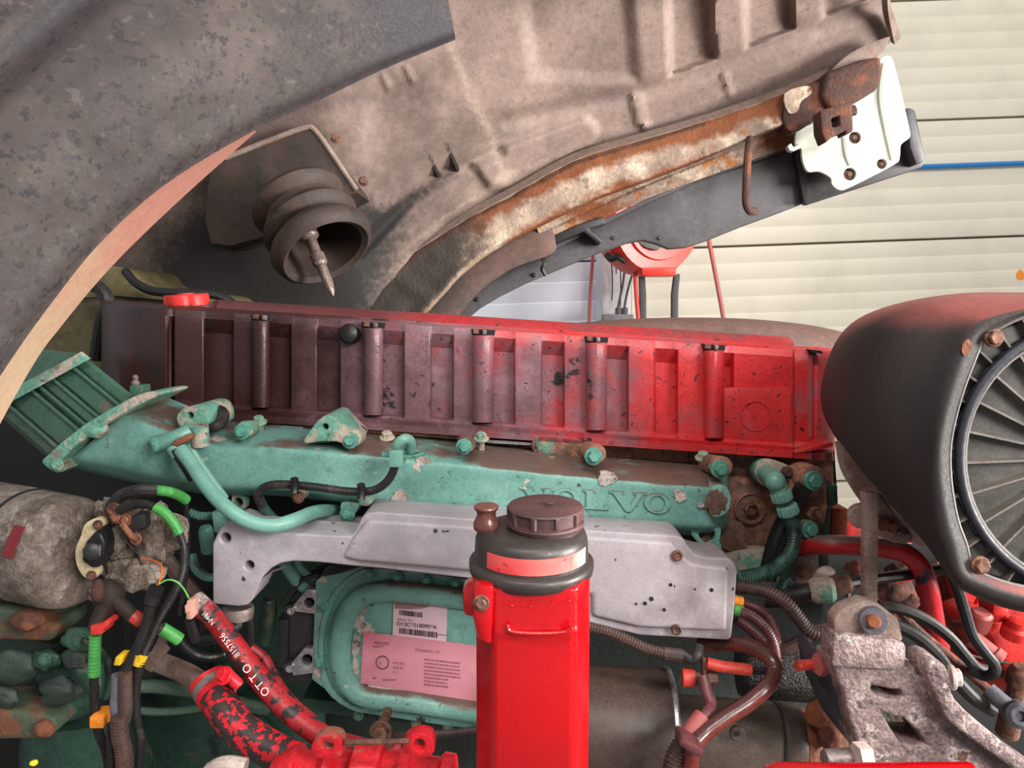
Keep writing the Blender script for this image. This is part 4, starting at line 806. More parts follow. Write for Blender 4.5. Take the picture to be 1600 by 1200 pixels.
for i, (x0, x1, y) in enumerate(((582, 588, 1058), (598, 618, 1061), (582, 600, 1009))):
    x = x0
    while x < x1:
        wd = rnd.uniform(1.2, 3.2); mb.add([LP(x, y, .0024), LP(x+wd, y+.3, .0024), LP(x+wd, y+2.4, .0024), LP(x, y+2.1, .0024)], [(0, 1, 2, 3)]); x += wd+1
o = obj('fine_print', mb, M_inkfaint, s2); o['kind'] = 'stuff'
ecu = thing('control_unit', 'black engine control unit with silver corner brackets beside the green plate', 'control unit')
obj('unit_body', plate([(438, 962), (452, 940), (470, 912), (488, 902), (505, 902), (500, 1062), (440, 1068), (434, 1048), (436, 990)], 1.105, .07, bevel=.006), M_ecu, ecu)
obj('unit_edge', plate([(434, 944), (468, 904), (498, 896), (498, 902), (472, 912), (440, 952)], 1.09, .03, bevel=.003), M_blackpl, ecu)
obj('unit_strip', plate([(432, 968), (450, 968), (450, 1046), (432, 1044)], 1.098, .03, bevel=.003), M_blackpl, ecu)
for pl_, (x, y, r), (wx, wy) in (([(456, 948), (480, 920), (494, 922), (494, 960), (460, 956)], (483, 942, 8), (455, 954)), ([(452, 1040), (476, 1012), (490, 1014), (490, 1052), (458, 1056)], (480, 1031, 8.5), (453, 1044))):
    lab(obj('corner_bracket', plate(pl_, 1.085, .012, [circ(x, y, r)], bevel=.002), M_steel, ecu), 'silver corner bracket')
    obj('screw_head', lathe([(m(6.5, 1.09), 0), (m(6.5, 1.09), .003), (m(3, 1.09), .003)], P(x, y, 1.098), TOCAM, 8), M_dark, ecu)
    obj('lug_ear', plate(circ(wx-2, wy, 11, 12, 8), 1.088, .02, bevel=.003), M_ecu, ecu)
    obj('eyelet', lathe([(m(6, 1.08), 0), (m(6, 1.08), .004), (m(3, 1.08), .004), (m(2.6, 1.08), .001)], P(wx, wy, 1.084), TOCAM, 16), M_steel, ecu)
plg = tag(obj('sensor_plug', loft([[P(x, y, 1.10)+V((0, a, 0)) for x, y in circ(418, 957, 1, 16)] for a in (0, .01)]), M_greendark), 'dark green rounded sensor plug beside the control unit', 'plug')
plg.data = obj('t', lathe([(m(9, 1.1), -.05), (m(13, 1.1), -.03), (m(15, 1.1), .0), (m(14, 1.1), .02), (m(8, 1.1), .03)], P(418, 962, 1.10), V((.15, -.25, 1)), 18), M_greendark).data
bpy.data.objects.remove(bpy.data.objects['t'])
# ------------------------------------------------------------------ alternator and wiring on the left
alt = thing('alternator', 'dust-caked grey alternator lying on its side at the left edge', 'alternator')
ax = V((.93, -.36, -.035)).normalized(); k_ = m(1, 1.0); ac = P(20, 846, 1.03)
pf = [(30, -150), (86, -148), (94, -136), (95, -60), (95, 20), (94, 40), (95.5, 42), (95.5, 46), (93.5, 48), (93, 110), (92, 128), (88, 146), (80, 158), (66, 166), (40, 170), (12, 171)]
obj('casing', lathe([(a*k_, b*k_) for a, b in pf], ac, ax, 56), M_alt, alt, 40)
obj('seam', lathe([(96.2*k_, 44*k_), (96.4*k_, 46*k_), (95.8*k_, 48*k_)], ac, ax, 56), M_dark, alt)
fa, fu, fw = frame(ax)
def arcplate(r, a0, a1, h0, h1, n, th):
    R_ = []
    for i in range(n+1):
        t = math.radians(a0+(a1-a0)*i/n); d = fu*math.cos(t)+fw*math.sin(t)
        R_.append([ac+fa*h*k_+d*q*k_ for h, q in ((h0, r), (h1, r), (h1, r+th), (h0, r+th))])
    return loft(R_)
# label on the side that faces the viewer
va = math.degrees(math.atan2((CAM-ac).dot(fw), (CAM-ac).dot(fu)))
lab(obj('rating_label', arcplate(94.2, va-15, va+15, 108, 130, 10, 1.6), M_redlabel, alt), 'dark red rating label')
E = lambda px, py, d=0: P(px, py, .955+d)
end = obj('end_casting', lump(E(205, 842, .03), m(60, .96), 1.05, .5, 1.2, .4, 2.2, 4, 3), M_altrough, alt, 60)
for i, (x, y, r, sx, sz) in enumerate(((176, 848, 26, .9, 1.1), (240, 838, 40, .8, 1.3), (212, 896, 36, 1.3, .8), (266, 832, 27, 1.1, 1.2), (168, 800, 20, 1, 1), (150, 926, 16, 1, 1))):
    obj('casting_lump', lump(E(x, y, .0), m(r, .96), sx, .6, sz, .38, 2.2, 3, 11+i), M_altrough, alt, 60)
lab(obj('regulator_bracket', plate(sm([(126, 838), (132, 820), (146, 811), (157, 812), (160, 822), (152, 828), (146, 834), (138, 850), (136, 870), (140, 884), (148, 892), (148, 903), (140, 906), (128, 898), (119, 880), (118, 858)], 3, True), .935, .02, bevel=.003), M_cream, alt), 'cream plastic regulator bracket')
obj('regulator_cap', plate([(134, 846), (148, 831), (158, 834), (163, 850), (161, 872), (152, 888), (142, 888), (126, 876)], .918, .03, bevel=.004, seg=3), M_black, alt)
obj('cap_dome', lathe([(m(15, .92), 0), (m(14, .92), .004), (m(11, .92), .006), (m(4, .92), .007)], P(145, 861, .918), V((.5, -1, 0)), 20), M_blackpl, alt)
for i in range(3): obj('cap_slot', plate([(149+i*3.2, 852), (150.6+i*3.2, 852), (149.6+i*3.2, 868), (148+i*3.2, 868)], .9165, .004), M_greypl, alt)
for x, y in ((153, 820), (143, 899)): obj('screw', pbolt(x, y, .93, 5.5, hexa=False), M_rustbolt, alt)
for x, y, r in ((178, 796, 8), (184, 806, 9), (197, 812, 7), (212, 842, 7)): obj('terminal_nut', pbolt(x, y, .93, r), M_copper, alt)
obj('brush_block', plate([(204, 806), (226, 802), (228, 826), (206, 830)], .925, .03, bevel=.003), M_blackpl, alt)
obj('terminal_stud', tube([E(190, 818, -.03), E(206, 838, -.03), E(216, 844, -.03)], .004, 8), M_copper, alt)
lab(obj('thin_wire', hose([(189, 825, .92), (195, 842, .91), (206, 856, .91), (216, 866, .915)], 1.1, seg=6), M_black, alt), 'thin black wire across the casting')
COR = (4.0, 2.1)
c1 = thing('starter_cable', 'black cable with a bright green sleeve leaving the alternator top', 'cable')
obj('cable_run', hose([(176, 790, .95), (188, 776, .95), (214, 767, .95), (246, 766, .96)], 10.5, 6), M_blackdust, c1)
lab(obj('sleeve', hose([(242, 766, .96), (262, 768, .96), (280, 774, .97), (292, 782, .98)], 8.6, 6, (2.6, .7)), M_gsleeve, c1), 'bright green sleeve')
obj('cable_tail', hose([(290, 780, .985), (292, 810, .99), (294, 850, 1.0), (290, 900, 1.0), (280, 960, 1.02)], 4.2, 8, (3, 1)), M_corr, c1)
c2 = thing('starter_cable', 'long corrugated cable with a bright green sleeve bending down past the alternator end', 'cable')
obj('cable_end', hose([(186, 798, .92), (200, 791, .92), (212, 788, .92)], 8, 5), M_blackdust, c2)
obj('cable_tube', hose([(210, 788, .92), (228, 788, .92), (244, 794, .92)], 7.2, 5, COR), M_corr, c2)
lab(obj('sleeve', hose([(242, 793, .92), (258, 802, .92), (272, 818, .92), (281, 834, .92)], 8.8, 6, (2.6, .5)), M_gsleeve, c2), 'bright green sleeve')
obj('cable_tube', hose([(279, 830, .92), (287, 856, .92), (287, 886, .91), (278, 915, .90), (262, 945, .89), (248, 970, .88), (232, 1004, .87), (219, 1040, .86), (212, 1080, .86), (214, 1130, .86), (219, 1160, .86), (214, 1240, .86)], 7.6, 8, COR), M_corr, c2)
lab(obj('tape', hose([(221, 1023, .861), (216, 1037, .861)], 10.5, 3), M_yellow, c2), 'yellow tape')
c3 = thing('battery_cable', 'black booted cable with red band, green sleeve and orange tape below the alternator', 'cable')
obj('terminal_boot', loft([[P(x, y, .87) for x, y in ()] for _ in ()]) if False else lump(P(170, 934, .89), m(27, .89), .95, .8, 1.15, .10, 1.2, 3, 21), M_rubber, c3, 60)
lab(obj('terminal_stain', lump(P(154, 924, .875), m(16, .88), .7, .8, 1.2, .15, 1.6, 3, 31), M_brownrust, c3, 60), 'rust-stained side of the boot')
obj('boot_neck', hose([(168, 940, .885), (158, 962, .88), (151, 982, .875)], 14, 5, seg=14), M_rubber, c3)
obj('boot_branch', hose([(180, 938, .885), (196, 952, .885), (208, 964, .89)], 12, 5, seg=14), M_rubber, c3)
lab(obj('band', plate([(140, 978), (160, 976), (161, 971), (170, 970), (168, 980), (160, 984), (159, 992), (141, 993)], .862, .03, bevel=.003), M_redhose, c3), 'red band')
lab(obj('sleeve', hose([(149, 993, .875), (148, 1020, .875), (147, 1056, .875)], 9.7, 4, (6, .35), 14), M_gsleeve, c3), 'bright green sleeve')
obj('cable_tube', hose([(147, 1054, .875), (147, 1080, .875), (150, 1122, .875), (156, 1150, .875), (166, 1175, .88), (175, 1230, .88)], 8, 6, COR), M_corr, c3)
lab(obj('tape', plate(rrect(140, 1119, 162, 1138, 3), .862, .026, bevel=.004), M_orange, c3), 'orange tape')
c4 = thing('battery_cable', 'corrugated cable with a red collar and a green sleeve looping under the pink connector', 'cable')
lab(obj('collar', hose([(204, 960, .888), (214, 966, .89), (221, 971, .892)], 11.5, 3, seg=14), M_redboot, c4), 'red collar')
obj('cable_run', hose([(220, 970, .895), (240, 978, .90), (256, 986, .905)], 8.5, 4), M_rubber, c4)
lab(obj('sleeve', hose([(252, 982, .905), (266, 990, .91), (281, 1000, .915)], 11, 4, seg=14), M_gsleeve, c4), 'green sleeve')
obj('cable_tube', hose([(279, 998, .915), (292, 1012, .92), (308, 1023, .925), (328, 1027, .93), (350, 1022, .94), (372, 1010, .96)], 7.5, 8, COR), M_corr, c4)
c5 = thing('wiring_loom', 'thick bundle of corrugated black tubes hanging down with a yellow tape and a purple-grey sleeve', 'cable')
obj('loom_sleeve', hose([(245, 918, .87), (240, 930, .87), (236, 944, .868)], 12, 4, seg=14), M_black, c5)
obj('cable_tube', hose([(237, 942, .868), (230, 970, .866), (220, 1000, .862), (206, 1030, .858), (196, 1052, .855), (190, 1075, .855)], 9, 6, COR), M_corr, c5)
lab(obj('tape', plate([(180, 1026), (192, 1026), (188, 1041), (176, 1041)], .85, .02, bevel=.002), M_yellow, c5), 'yellow tape')
lab(obj('loom_cover', hose([(184, 1054, .855), (183, 1080, .855), (181, 1104, .855), (184, 1122, .855)], 10, 4, seg=14), M_bluegrey, c5), 'purple-grey split sleeve')
obj('cover_half', hose([(196, 1050, .85), (196, 1085, .85), (197, 1110, .85), (192, 1128, .85)], 11, 4, seg=14), M_browncor, c5)
obj('cable_tube', hose([(186, 1120, .84), (188, 1150, .84), (194, 1180, .84), (196, 1240, .84)], 14.5, 5, (5.5, 2)), M_browncor, c5)
obj('cable_tube', hose([(175, 1130, .85), (174, 1160, .85), (176, 1240, .85)], 8, 5, COR), M_corr, c5)
for nm, mt, pts, lb in (('wire', M_owire, [(222, 873, .90), (240, 876, .89), (252, 884, .88), (253, 898, .875), (247, 914, .87)], 'orange wire arching into the black loom sleeve'),
                    ('wire', M_grwire, [(232, 884, .90), (240, 894, .89), (244, 906, .88), (245, 914, .87)], 'thin grey wire beside the orange one'),
                    ('wire', M_gwire, [(249, 912, .87), (262, 906, .87), (276, 909, .87), (287, 920, .875), (296, 936, .88)], 'light green wire running into the pink connector')):
    tag(obj(nm, hose(pts, 1.5 if mt != M_grwire else 1, 6, seg=6), mt), lb, 'wire')
pc = thing('wire_connector', 'pink-beige plastic plug hanging on a green wire above a black boot', 'connector')
obj('connector_body', plate([(291, 939), (303, 936), (302, 966), (298, 969), (290, 968)], .868, .016, bevel=.002), M_pinkpl, pc)
obj('connector_latch', plate([(288, 946), (293, 945), (293, 958), (289, 959)], .862, .01, bevel=.001), M_pinkpl, pc)
obj('connector_slot', plate([(292, 946), (294, 946), (294, 956), (292, 956)], .8665, .006), M_copper, pc)
obj('lead_boot', hose([(296, 968, .875), (300, 984, .88), (306, 1000, .89)], 8, 4), M_black, pc)
bt = tag(obj('rubber_boot', hose([(312, 1000, .95), (330, 996, .95), (350, 990, .96), (372, 975, .98)], 11, 5, seg=14), M_black), 'shiny black rubber tube end behind the red lettered hose', 'hose')
tag(obj('vertical_hose', hose([(388, 946, 1.06), (392, 990, 1.06), (388, 1030, 1.06)], 8, 5), M_blackdust), 'black hose hanging behind the aluminium bracket foot', 'hose')
# green pipework behind the bracket
tag(obj('green_hose', hose([(440, 872, 1.08), (452, 892, 1.09), (468, 912, 1.10), (492, 930, 1.12)], 10, 6), M_greenlt), 'green pipe dropping behind the bracket, left of a thinner one', 'pipe')
tag(obj('green_hose', hose([(462, 872, 1.10), (472, 890, 1.10), (490, 902, 1.11), (520, 910, 1.13)], 7, 6), M_green), 'thinner green pipe above the black control unit', 'pipe')
tag(obj('green_hose', hose([(296, 800, 1.10), (312, 806, 1.10), (335, 806, 1.10)], 7, 5, (5, 1.2)), M_greenlt), 'short ribbed green hose under the manifold, uppermost of its cluster', 'hose')
tag(obj('green_hose', hose([(300, 868, 1.10), (306, 888, 1.09), (320, 900, 1.09), (336, 902, 1.10)], 7.5, 5), M_green), 'green hose bending in left of the aluminium bracket', 'hose')
tag(obj('ribbed_connector', lathe([(m(11, 1.07), 0), (m(12, 1.07), .01), (m(12, 1.07), .035), (m(9, 1.07), .04)], P(326, 862, 1.07), V((0, -.2, 1)), 16), M_greenlt), 'ribbed green connector left of the aluminium bracket', 'connector')
tag(obj('clip_bracket', plate(sm([(366, 768), (378, 770), (384, 786), (378, 800), (366, 800), (360, 786)], 2, True), 1.09, .02, [circ(372, 785, 7)], bevel=.002), M_greencorr), 'green bracket eye beneath the manifold behind the coolant pipe', 'bracket')
tag(obj('green_pipe', hose([(216, 1072, 1.03), (250, 1073, 1.03), (300, 1080, 1.04), (350, 1094, 1.05), (420, 1108, 1.08)], 11, 6, seg=14), M_greenduct), 'thick green pipe running behind the looms, above a thinner one', 'pipe')
tag(obj('green_pipe', hose([(216, 1110, 1.03), (250, 1112, 1.03), (290, 1109, 1.04), (330, 1102, 1.05)], 6.5, 6), M_greenduct), 'thinner green pipe under the thick one behind the looms', 'pipe')
tag(obj('metal_pipe', hose([(238, 1030, .99), (262, 1040, .98), (290, 1052, .96), (315, 1068, .94), (334, 1086, .92)], 17, 6, seg=16), M_brkt), 'grey-brown metal stub pipe entering the red clamped hose', 'pipe')
tag(obj('strap_plate', plate([(252, 986), (262, 990), (256, 1010), (262, 1018), (236, 1052), (222, 1044), (240, 1010)], .95, .01, bevel=.002), M_brkt), 'dull bent metal strap behind the corrugated looms', 'strap')
tag(obj('strap_plate', tube([P(244, 856, 1.12), P(330, 960, 1.10)], .012, 6), M_brkt), 'dark metal stay behind the alternator end, sloping down right', 'strap')
# castings bottom left
cs = thing('support_bracket', 'rust and green stained cast bracket below the alternator at the left edge', 'bracket')
obj('upper_lug', plate([(-80, 950), (10, 950), (40, 956), (60, 968), (66, 974), (90, 976), (88, 990), (78, 1004), (40, 1003), (-80, 1000)], .98, .08, bevel=.012, seg=3), M_rustgreen, cs)
obj('lug_block', lump(P(42, 970, .965), m(22, .97), 1.2, .8, .8, .25, 1.8, 3, 41), M_rustcast, cs, 60)
obj('lower_lug', plate([(-80, 1112), (10, 1110), (70, 1118), (86, 1124), (84, 1148), (70, 1156), (-80, 1160)], .98, .08, bevel=.012, seg=3), M_rustgreen, cs)
obj('lug_end', lump(P(68, 1138, .975), m(17, .97), 1, .8, .9, .2, 1.6, 3, 42), M_rustcast, cs, 60)
obj('web_plate', plate([(-80, 990), (62, 1000), (90, 1010), (88, 1120), (-80, 1120)], 1.06, .05, bevel=.01), M_castpale, cs)
cb = thing('pump_housing', 'oily green pump housing with bolts low in the left corner', 'pump')
obj('housing_body', lump(P(115, 1060, 1.05), m(62, 1.05), .9, .6, 1.1, .22, 1.4, 4, 44), M_greendark, cb, 60)
obj('housing_foot', plate([(20, 1150), (170, 1130), (210, 1220), (200, 1400), (20, 1400)], 1.06, .08, bevel=.02), M_greendark, cb)
for i, (x, y, r, mt) in enumerate(((92, 1080, 20, M_castpale), (124, 1000, 17, M_greenduct), (70, 1030, 15, M_greendark), (118, 1030, 14, M_castpale), (20, 1040, 26, M_castpale), (8, 1090, 14, M_castpale))):
    b_ = obj('boss', lump(P(x, y, .985), m(r*1.25, 1.0), 1.3, .6, 1, .3, 1.7, 3, 90+i), mt, cb, 60)
    if i in (1, 2): obj('bolt_head', bolt(P(x, y, .972), m(r*.45, 1.0), axis=V((.3, -1, .15))), M_greenduct, b_)
tag(obj('green_hose', hose([(128, 1000, .96), (150, 1010, .97), (168, 1030, .98), (172, 1060, 1.0), (165, 1090, 1.02)], 5, 6), M_greendark), 'oily dark green thin hose beside the black booted cable', 'hose')
rc_ = thing('red_hose_end', 'red ribbed fitting at the lower left corner with a yellow tag', 'fitting')
obj('fitting_body', lathe([(m(40, .8), -.06), (m(44, .8), -.02), (m(44, .8), 0), (m(30, .8), .006)], P(24, 1238, .8), (.1, -.2, 1), 24), M_coupling, rc_)
obj('fitting_body', lathe([(m(26, .8), -.06), (m(28, .8), 0), (m(20, .8), .006)], P(82, 1222, .82), (.1, -.2, 1), 20), M_coupling, rc_)
lab(obj('tag_knob', lump(P(53, 1192, .79), m(7, .79), 1, 1, .7, .1, sub=2), M_yellow, rc_), 'yellow knob')

# ------------------------------------------------------------------ red hoses and coupling
h1 = thing('lettered_red_hose', 'red hose with white lettering and flaked paint, upper of the two red hoses', 'hose')
HP = [(316, 950, .93), (330, 962, .93), (352, 990, .92), (376, 1022, .91), (402, 1056, .90), (428, 1088, .89), (456, 1116, .88), (490, 1142, .87), (525, 1160, .86), (570, 1172, .85), (620, 1180, .84)]
hp = path(HP, 10)
obj('hose_wall', tube(hp, lambda t: m(17.5, .9), 24), M_rhose, h1, 60)
obj('metal_end', hose([(304, 938, .935), (314, 947, .932), (322, 955, .93)], 17, 4, seg=16), M_castalu, h1)
# lettering set along the hose on the side facing the viewer
def on_hose(s):
    d = [0]
    for a, b in zip(hp, hp[1:]): d.append(d[-1]+(b-a).length)
    s = s*d[-1]
    for i in range(len(hp)-1):
        if s <= d[i+1]: return hp[i].lerp(hp[i+1], (s-d[i])/(d[i+1]-d[i])), (hp[i+1]-hp[i]).normalized()
def hose_text(s0, s1, word, h, tilt=.25):
    for i, chx in enumerate(word):
        if chx == ' ': continue
        p, t = on_hose(s0+(s1-s0)*(i+.5)/len(word)); q = (CAM-p); q = (q-t*q.dot(t)).normalized(); r_ = -t
        upx = q.cross(r_); n2 = (q-upx*tilt*-1).normalized(); n2 = (q*math.cos(tilt)-upx*math.sin(tilt)*-1).normalized(); up2 = n2.cross(r_)
        o = text(chx, p+n2*m(17.9, .9)-r_*h*.35-up2*h*.4, r_, up2, h, M_paper, h1, 'hose_letter', depth=.0006)
hose_text(.45, .30, 'OTTO', .0095); hose_text(.29, .265, '-', .007); hose_text(.255, .145, '8157556', .0072); hose_text(.13, .03, '- NMNH', .0066)
h2 = thing('clamped_red_hose', 'black hose flaked with red paint and held by a red band clamp, lower of two', 'hose')
H2 = [(326, 1070, .92), (340, 1092, .90), (352, 1112, .885), (376, 1140, .87), (404, 1160, .86), (440, 1180, .85), (480, 1196, .84), (520, 1205, .83)]
obj('hose_wall', hose(H2, 29, 8, seg=28), M_rhose2, h2, 60)
obj('band_clamp', hose([(325, 1062, .92), (333, 1076, .913), (341, 1088, .905)], 33, 4, seg=30), M_coupling, h2, 60)
lab(obj('clamp_band', hose([(331, 1071, .914), (336, 1079, .909)], 34.2, 3, seg=30), M_dullsteel, h2, 60), 'bare slotted steel band')
obj('clamp_screw', lathe([(.006, -.014), (.0075, -.010), (.0075, .010), (.006, .014)], P(362, 1060, .88), V((.6, -.1, -.55)), 10), M_coupling, h2)
obj('clamp_screw_head', bolt(P(350, 1056, .875), .008, axis=V((-.3, -.6, .6))), M_coupling, h2)
h3 = tag(obj('thin_red_hose', hose([(392, 1012, 1.0), (412, 1028, 1.0), (424, 1050, .99), (440, 1078, .97), (462, 1102, .96), (490, 1126, .95)], 9, 6, (3, .6)), M_rhose), 'thin dull red hose with ribbed rubber behind the lettered hose', 'hose')
cpl = thing('red_coupling', 'chipped red flanged coupling in the foreground at the bottom edge', 'coupling')
ca = V((1, -.08, .01)); cc = P(455, 1215, .78); u_ = m(1, .78)
obj('coupling_body', lathe([(a*u_, b*u_) for a, b in ((30, -30), (44, -10), (50, 4), (52, 8), (52, 14), (44, 20), (38, 30), (40, 50), (56, 62), (60, 66), (60, 76), (54, 80), (46, 84), (45, 100), (55, 110), (62, 112), (62, 150), (58, 156), (48, 160), (48, 185), (62, 190), (64, 196), (60, 206), (44, 212), (40, 250), (48, 258), (46, 275), (20, 278))], cc, ca, 40), M_coupling, cpl, 30)
for x, y in ((512, 1152), (655, 1150)): obj('clamp_ear', plate(sm([(x-26, y+22), (x-20, y+4), (x-2, y-4), (x+18, y), (x+24, y+14), (x+20, y+30), (x-10, y+34)], 3, True), .735, .018, [circ(x, y+14, 9, 10)], bevel=.005), M_coupling, cpl)
obj('clamp_bolt', tube([P(540, 1160, .735), P(640, 1158, .728)], .003, 8), M_rustbolt, cpl)
tag(obj('cover_bolt', pbolt(595, 1143, 1.0, 13, shank=.06), M_rustbolt), 'dull bolt head just above the red coupling', 'bolt')
tag(obj('pipe_stub', hose([(330, 1206, .80), (352, 1196, .79), (384, 1200, .79)], 16, 4), M_pale), 'pale plastic tip at the bottom edge left of the red coupling', 'fitting')
tag(obj('corrugated_stub', hose([(610, 1150, 1.05), (650, 1148, 1.04), (700, 1146, 1.04), (745, 1140, 1.04)], 7, 4, COR), M_browncor), 'brown corrugated tube lying behind the red coupling', 'hose')

# ------------------------------------------------------------------ power steering reservoir
tank = thing('red_reservoir_bracket', 'glossy bright red upright box bracket carrying the black reservoir in the foreground', 'bracket')
TY = .70; TS = m(1, TY)
cx0 = P(832, 1000, TY)
def xs(px): return (px-832)*TS
prof_xy = [(-92, 60), (-92, 22), (-84, 10), (-66, -22), (-58, -27), (60, -27), (70, -22), (88, 10), (95, 24), (95, 60), (80, 96), (-80, 96)]
rowsr = []
for y, dz in ((1330, 0), (1060, 0), (1000, 0), (992, -2.2), (986, -2.2), (980, 0), (940, 0), (922, 0)):
    z = P(832, y, TY-.016).z
    rowsr.append([V((cx0.x+a*TS, TY+b*TS+(dz*TS if -70 < a < 75 and b < 0 else 0), z)) for a, b in prof_xy])
rowsr[-1] = [v+V((0, 0, .008 if i in (0, 1, 2, 7, 8, 9) else 0)) for i, v in enumerate(rowsr[-1])]
obj('bracket_shell', bev(loft(rowsr), .003, 2, 12), M_gloss, tank, 40)
obj('weld_ridge', tube(path([(792, 976, TY-.020), (800, 987, TY-.021), (840, 990, TY-.021), (880, 988, TY-.021), (893, 979, TY-.020)], 5), .002, 8), M_gloss, tank)
obj('side_flange', plate([(722, 922), (742, 912), (760, 914), (760, 960), (736, 965), (724, 963)], TY-.01, .03, bevel=.004), M_gloss, tank)
obj('flange_step', plate([(740, 914), (772, 916), (768, 1010), (746, 1000), (738, 962)], TY-.022, .02, bevel=.004), M_gloss, tank)
lab(obj('bolt', bolt(P(752, 942, TY-.022), m(9, TY), axis=V((-.05, -1, .05))), M_rustbolt, tank), 'rusty hex bolt')
for x, y in ((799, 946), (829, 947), (862, 945), (889, 939)): obj('rivet', pbolt(x, y, TY-.017, 1.8, hexa=False, washer=0), M_gloss, tank)
res = thing('fluid_reservoir', 'black plastic fluid reservoir with a red sticker band standing in the red bracket', 'reservoir')
RY = .740; ro = P(830, 905, RY); S_ = m(1, RY); RAX = V((0, -.075, 1)).normalized()
zof = lambda py: (P(830, py, RY).z-ro.z)
obj('reservoir_body', lathe([(50*S_, zof(960)), (66*S_, zof(930)), (72*S_, zof(897)), (88*S_, zof(893)), (94*S_, zof(891)), (98*S_, zof(888)), (99.5*S_, zof(880)), (99*S_, zof(873)), (95*S_, zof(870)), (91*S_, zof(868)), (90.5*S_, zof(862)), (89*S_, zof(838)), (86*S_, zof(829)), (78*S_, zof(824)), (60*S_, zof(822)), (10*S_, zof(821))], ro, RAX, 56), M_resblack, res, 50)
fr_ = frame(RAX)
def ringband(r, a0, a1, y0, y1, th):
    R_ = []
    for i in range(25):
        t = math.radians(a0+(a1-a0)*i/24); R_.append([ro+fr_[0]*zof(y)+(V((1, 0, 0))*math.cos(t)+V((0, RAX.z, -RAX.y))*math.sin(t))*q*S_ for q, y in ((r, y0), (r, y1), (r-th, y1), (r-th, y0))])
    return loft(R_)
lab(obj('sticker_band', ringband(91, -139, -25, 839, 863, 1.5), M_band, res), 'faded red and white sticker band')
obj('neck', lathe([(58*S_, 0), (58*S_, 10*S_)], P(852, 830, RY), RAX, 32), M_resblack, res)
sc_ = obj('screw_cap', lathe([(a*S_, b*S_) for a, b in ((50, -4), (60, -2), (62, 3.5), (61, 5.5), (61, 7.5), (60, 8.5), (60, 26), (60.5, 27.5), (59, 29.5), (54, 31.5), (20, 32.5), (2, 32.5))], P(852, 818, RY), RAX, 140, lambda t, r, h: (1.02 if (t*5/pi % 1) < .2 else .95) if r > 59*S_ and 8*S_ < h < 27*S_ else 1), M_capbrown, res, 25)
obj('cap_mark', lathe([(8*S_, 0), (8*S_, 1.2*S_), (4*S_, 1.4*S_)], P(856, 785, RY-.005), RAX, 12), M_capbrown, sc_)
bra = obj('breather', lathe([(a*S_, b*S_) for a, b in ((20, 0), (21, 3), (21, 10), (18, 16), (15, 22), (16, 30), (19, 33), (20, 36), (19, 38), (4, 38.5))], P(760, 826, RY-.002), RAX, 28), M_breather, res)

# ------------------------------------------------------------------ starter and cables right of the tank
stt = thing('starter_solenoid', 'large black-brown starter solenoid drum with a bright end rim beside the red bracket', 'solenoid')
sa = V((1, -.05, -.01)); so = P(925, 1142, 1.00); q_ = m(1, .95)
obj('solenoid_body', lathe([(a*q_, b*q_) for a, b in ((30, -110), (90, -104), (103, -92), (106, -70), (106, 120), (104, 126), (100, 128))], so, sa, 56), M_starter, stt, 40)
obj('solenoid_rim', lathe([(a*q_, b*q_) for a, b in ((104, 124), (108, 126), (108, 131), (105, 134), (98, 136))], so, sa, 56), M_steel, stt, 40)
obj('solenoid_end', lathe([(a*q_, b*q_) for a, b in ((102, 130), (96, 138), (60, 142), (8, 142))], so, sa, 48), M_blackpl, stt, 40)
mot = thing('starter_motor', 'grey-brown starter motor cylinder with a torx screw, low between solenoid and cast mount', 'motor')
ma = V((1, -.06, -.05)); mo = P(1120, 1150, 1.02); t_ = m(1, 1.0)
obj('motor_body', lathe([(a*t_, b*t_) for a, b in ((40, -90), (56, -88), (60, -80), (60, 92), (59, 94), (59.5, 96), (59, 126), (56, 130), (46, 132), (46, 140))], mo, ma, 48), M_starter2, mot, 40)
obj('motor_ring', lathe([(a*t_, b*t_) for a, b in ((60.6, 92), (60.8, 94), (60.6, 96))], mo, ma, 48), M_dark, mot)
lab(obj('motor_nose', lathe([(a*t_, b*t_) for a, b in ((52, 126), (56, 134), (48, 146), (40, 170), (36, 200), (30, 215))], mo, ma, 30), M_rustcast, mot, 60), 'rusty orange nose casting')
obj('nose_lump', lump(P(1290, 1118, .99), m(26, 1), 1.1, .8, 1, .3, 1.8, 3, 51), M_rustcast, mot, 60)
obj('nose_lump', lump(P(1296, 1150, .98), m(18, 1), 1, .8, 1.2, .3, 1.8, 3, 52), M_rusty, mot, 60)
scw = obj('screw_disc', lathe([(m(12, .96), -.004), (m(12, .96), .002), (m(10, .96), .004), (m(3, .96), .0035)], P(1152, 1146, .958), TOCAM, 24), M_starter2, mot)
obj('torx_recess', lathe([(m(4.4, .96), 0), (m(4.4, .96), .0006)], P(1152, 1146, .9535), TOCAM, 24, lambda t, r, h: 1+.25*math.cos(6*t)), M_dark, scw)
fil = thing('oil_filter', 'black oil-wet filter canister behind the looping cables', 'filter')
obj('canister', lathe([(m(a, 1.06), m(b, 1.06)) for a, b in ((38, -70), (44, -60), (45, 0), (45, 50), (42, 54))], P(1222, 1050, 1.09), V((1, -.1, 0)), 36), M_glitter, fil, 40)
lab(obj('filter_head', lathe([(m(a, 1.06), m(b, 1.06)) for a, b in ((46, 52), (47, 58), (46, 80), (36, 100), (30, 120))], P(1222, 1052, 1.09), V((1, -.1, -.05)), 30), M_blue2, fil, 40), 'dark blue-grey filter head')
h4 = thing('solenoid_lead', 'dusty corrugated lead running from behind the red bracket to the solenoid', 'cable')
obj('cable_tube', hose([(905, 976, .93), (928, 982, .93), (952, 988, .93), (980, 1000, .93), (1008, 1013, .93), (1040, 1021, .93)], 9.2, 8, (4.6, 1.7)), M_browncor, h4)
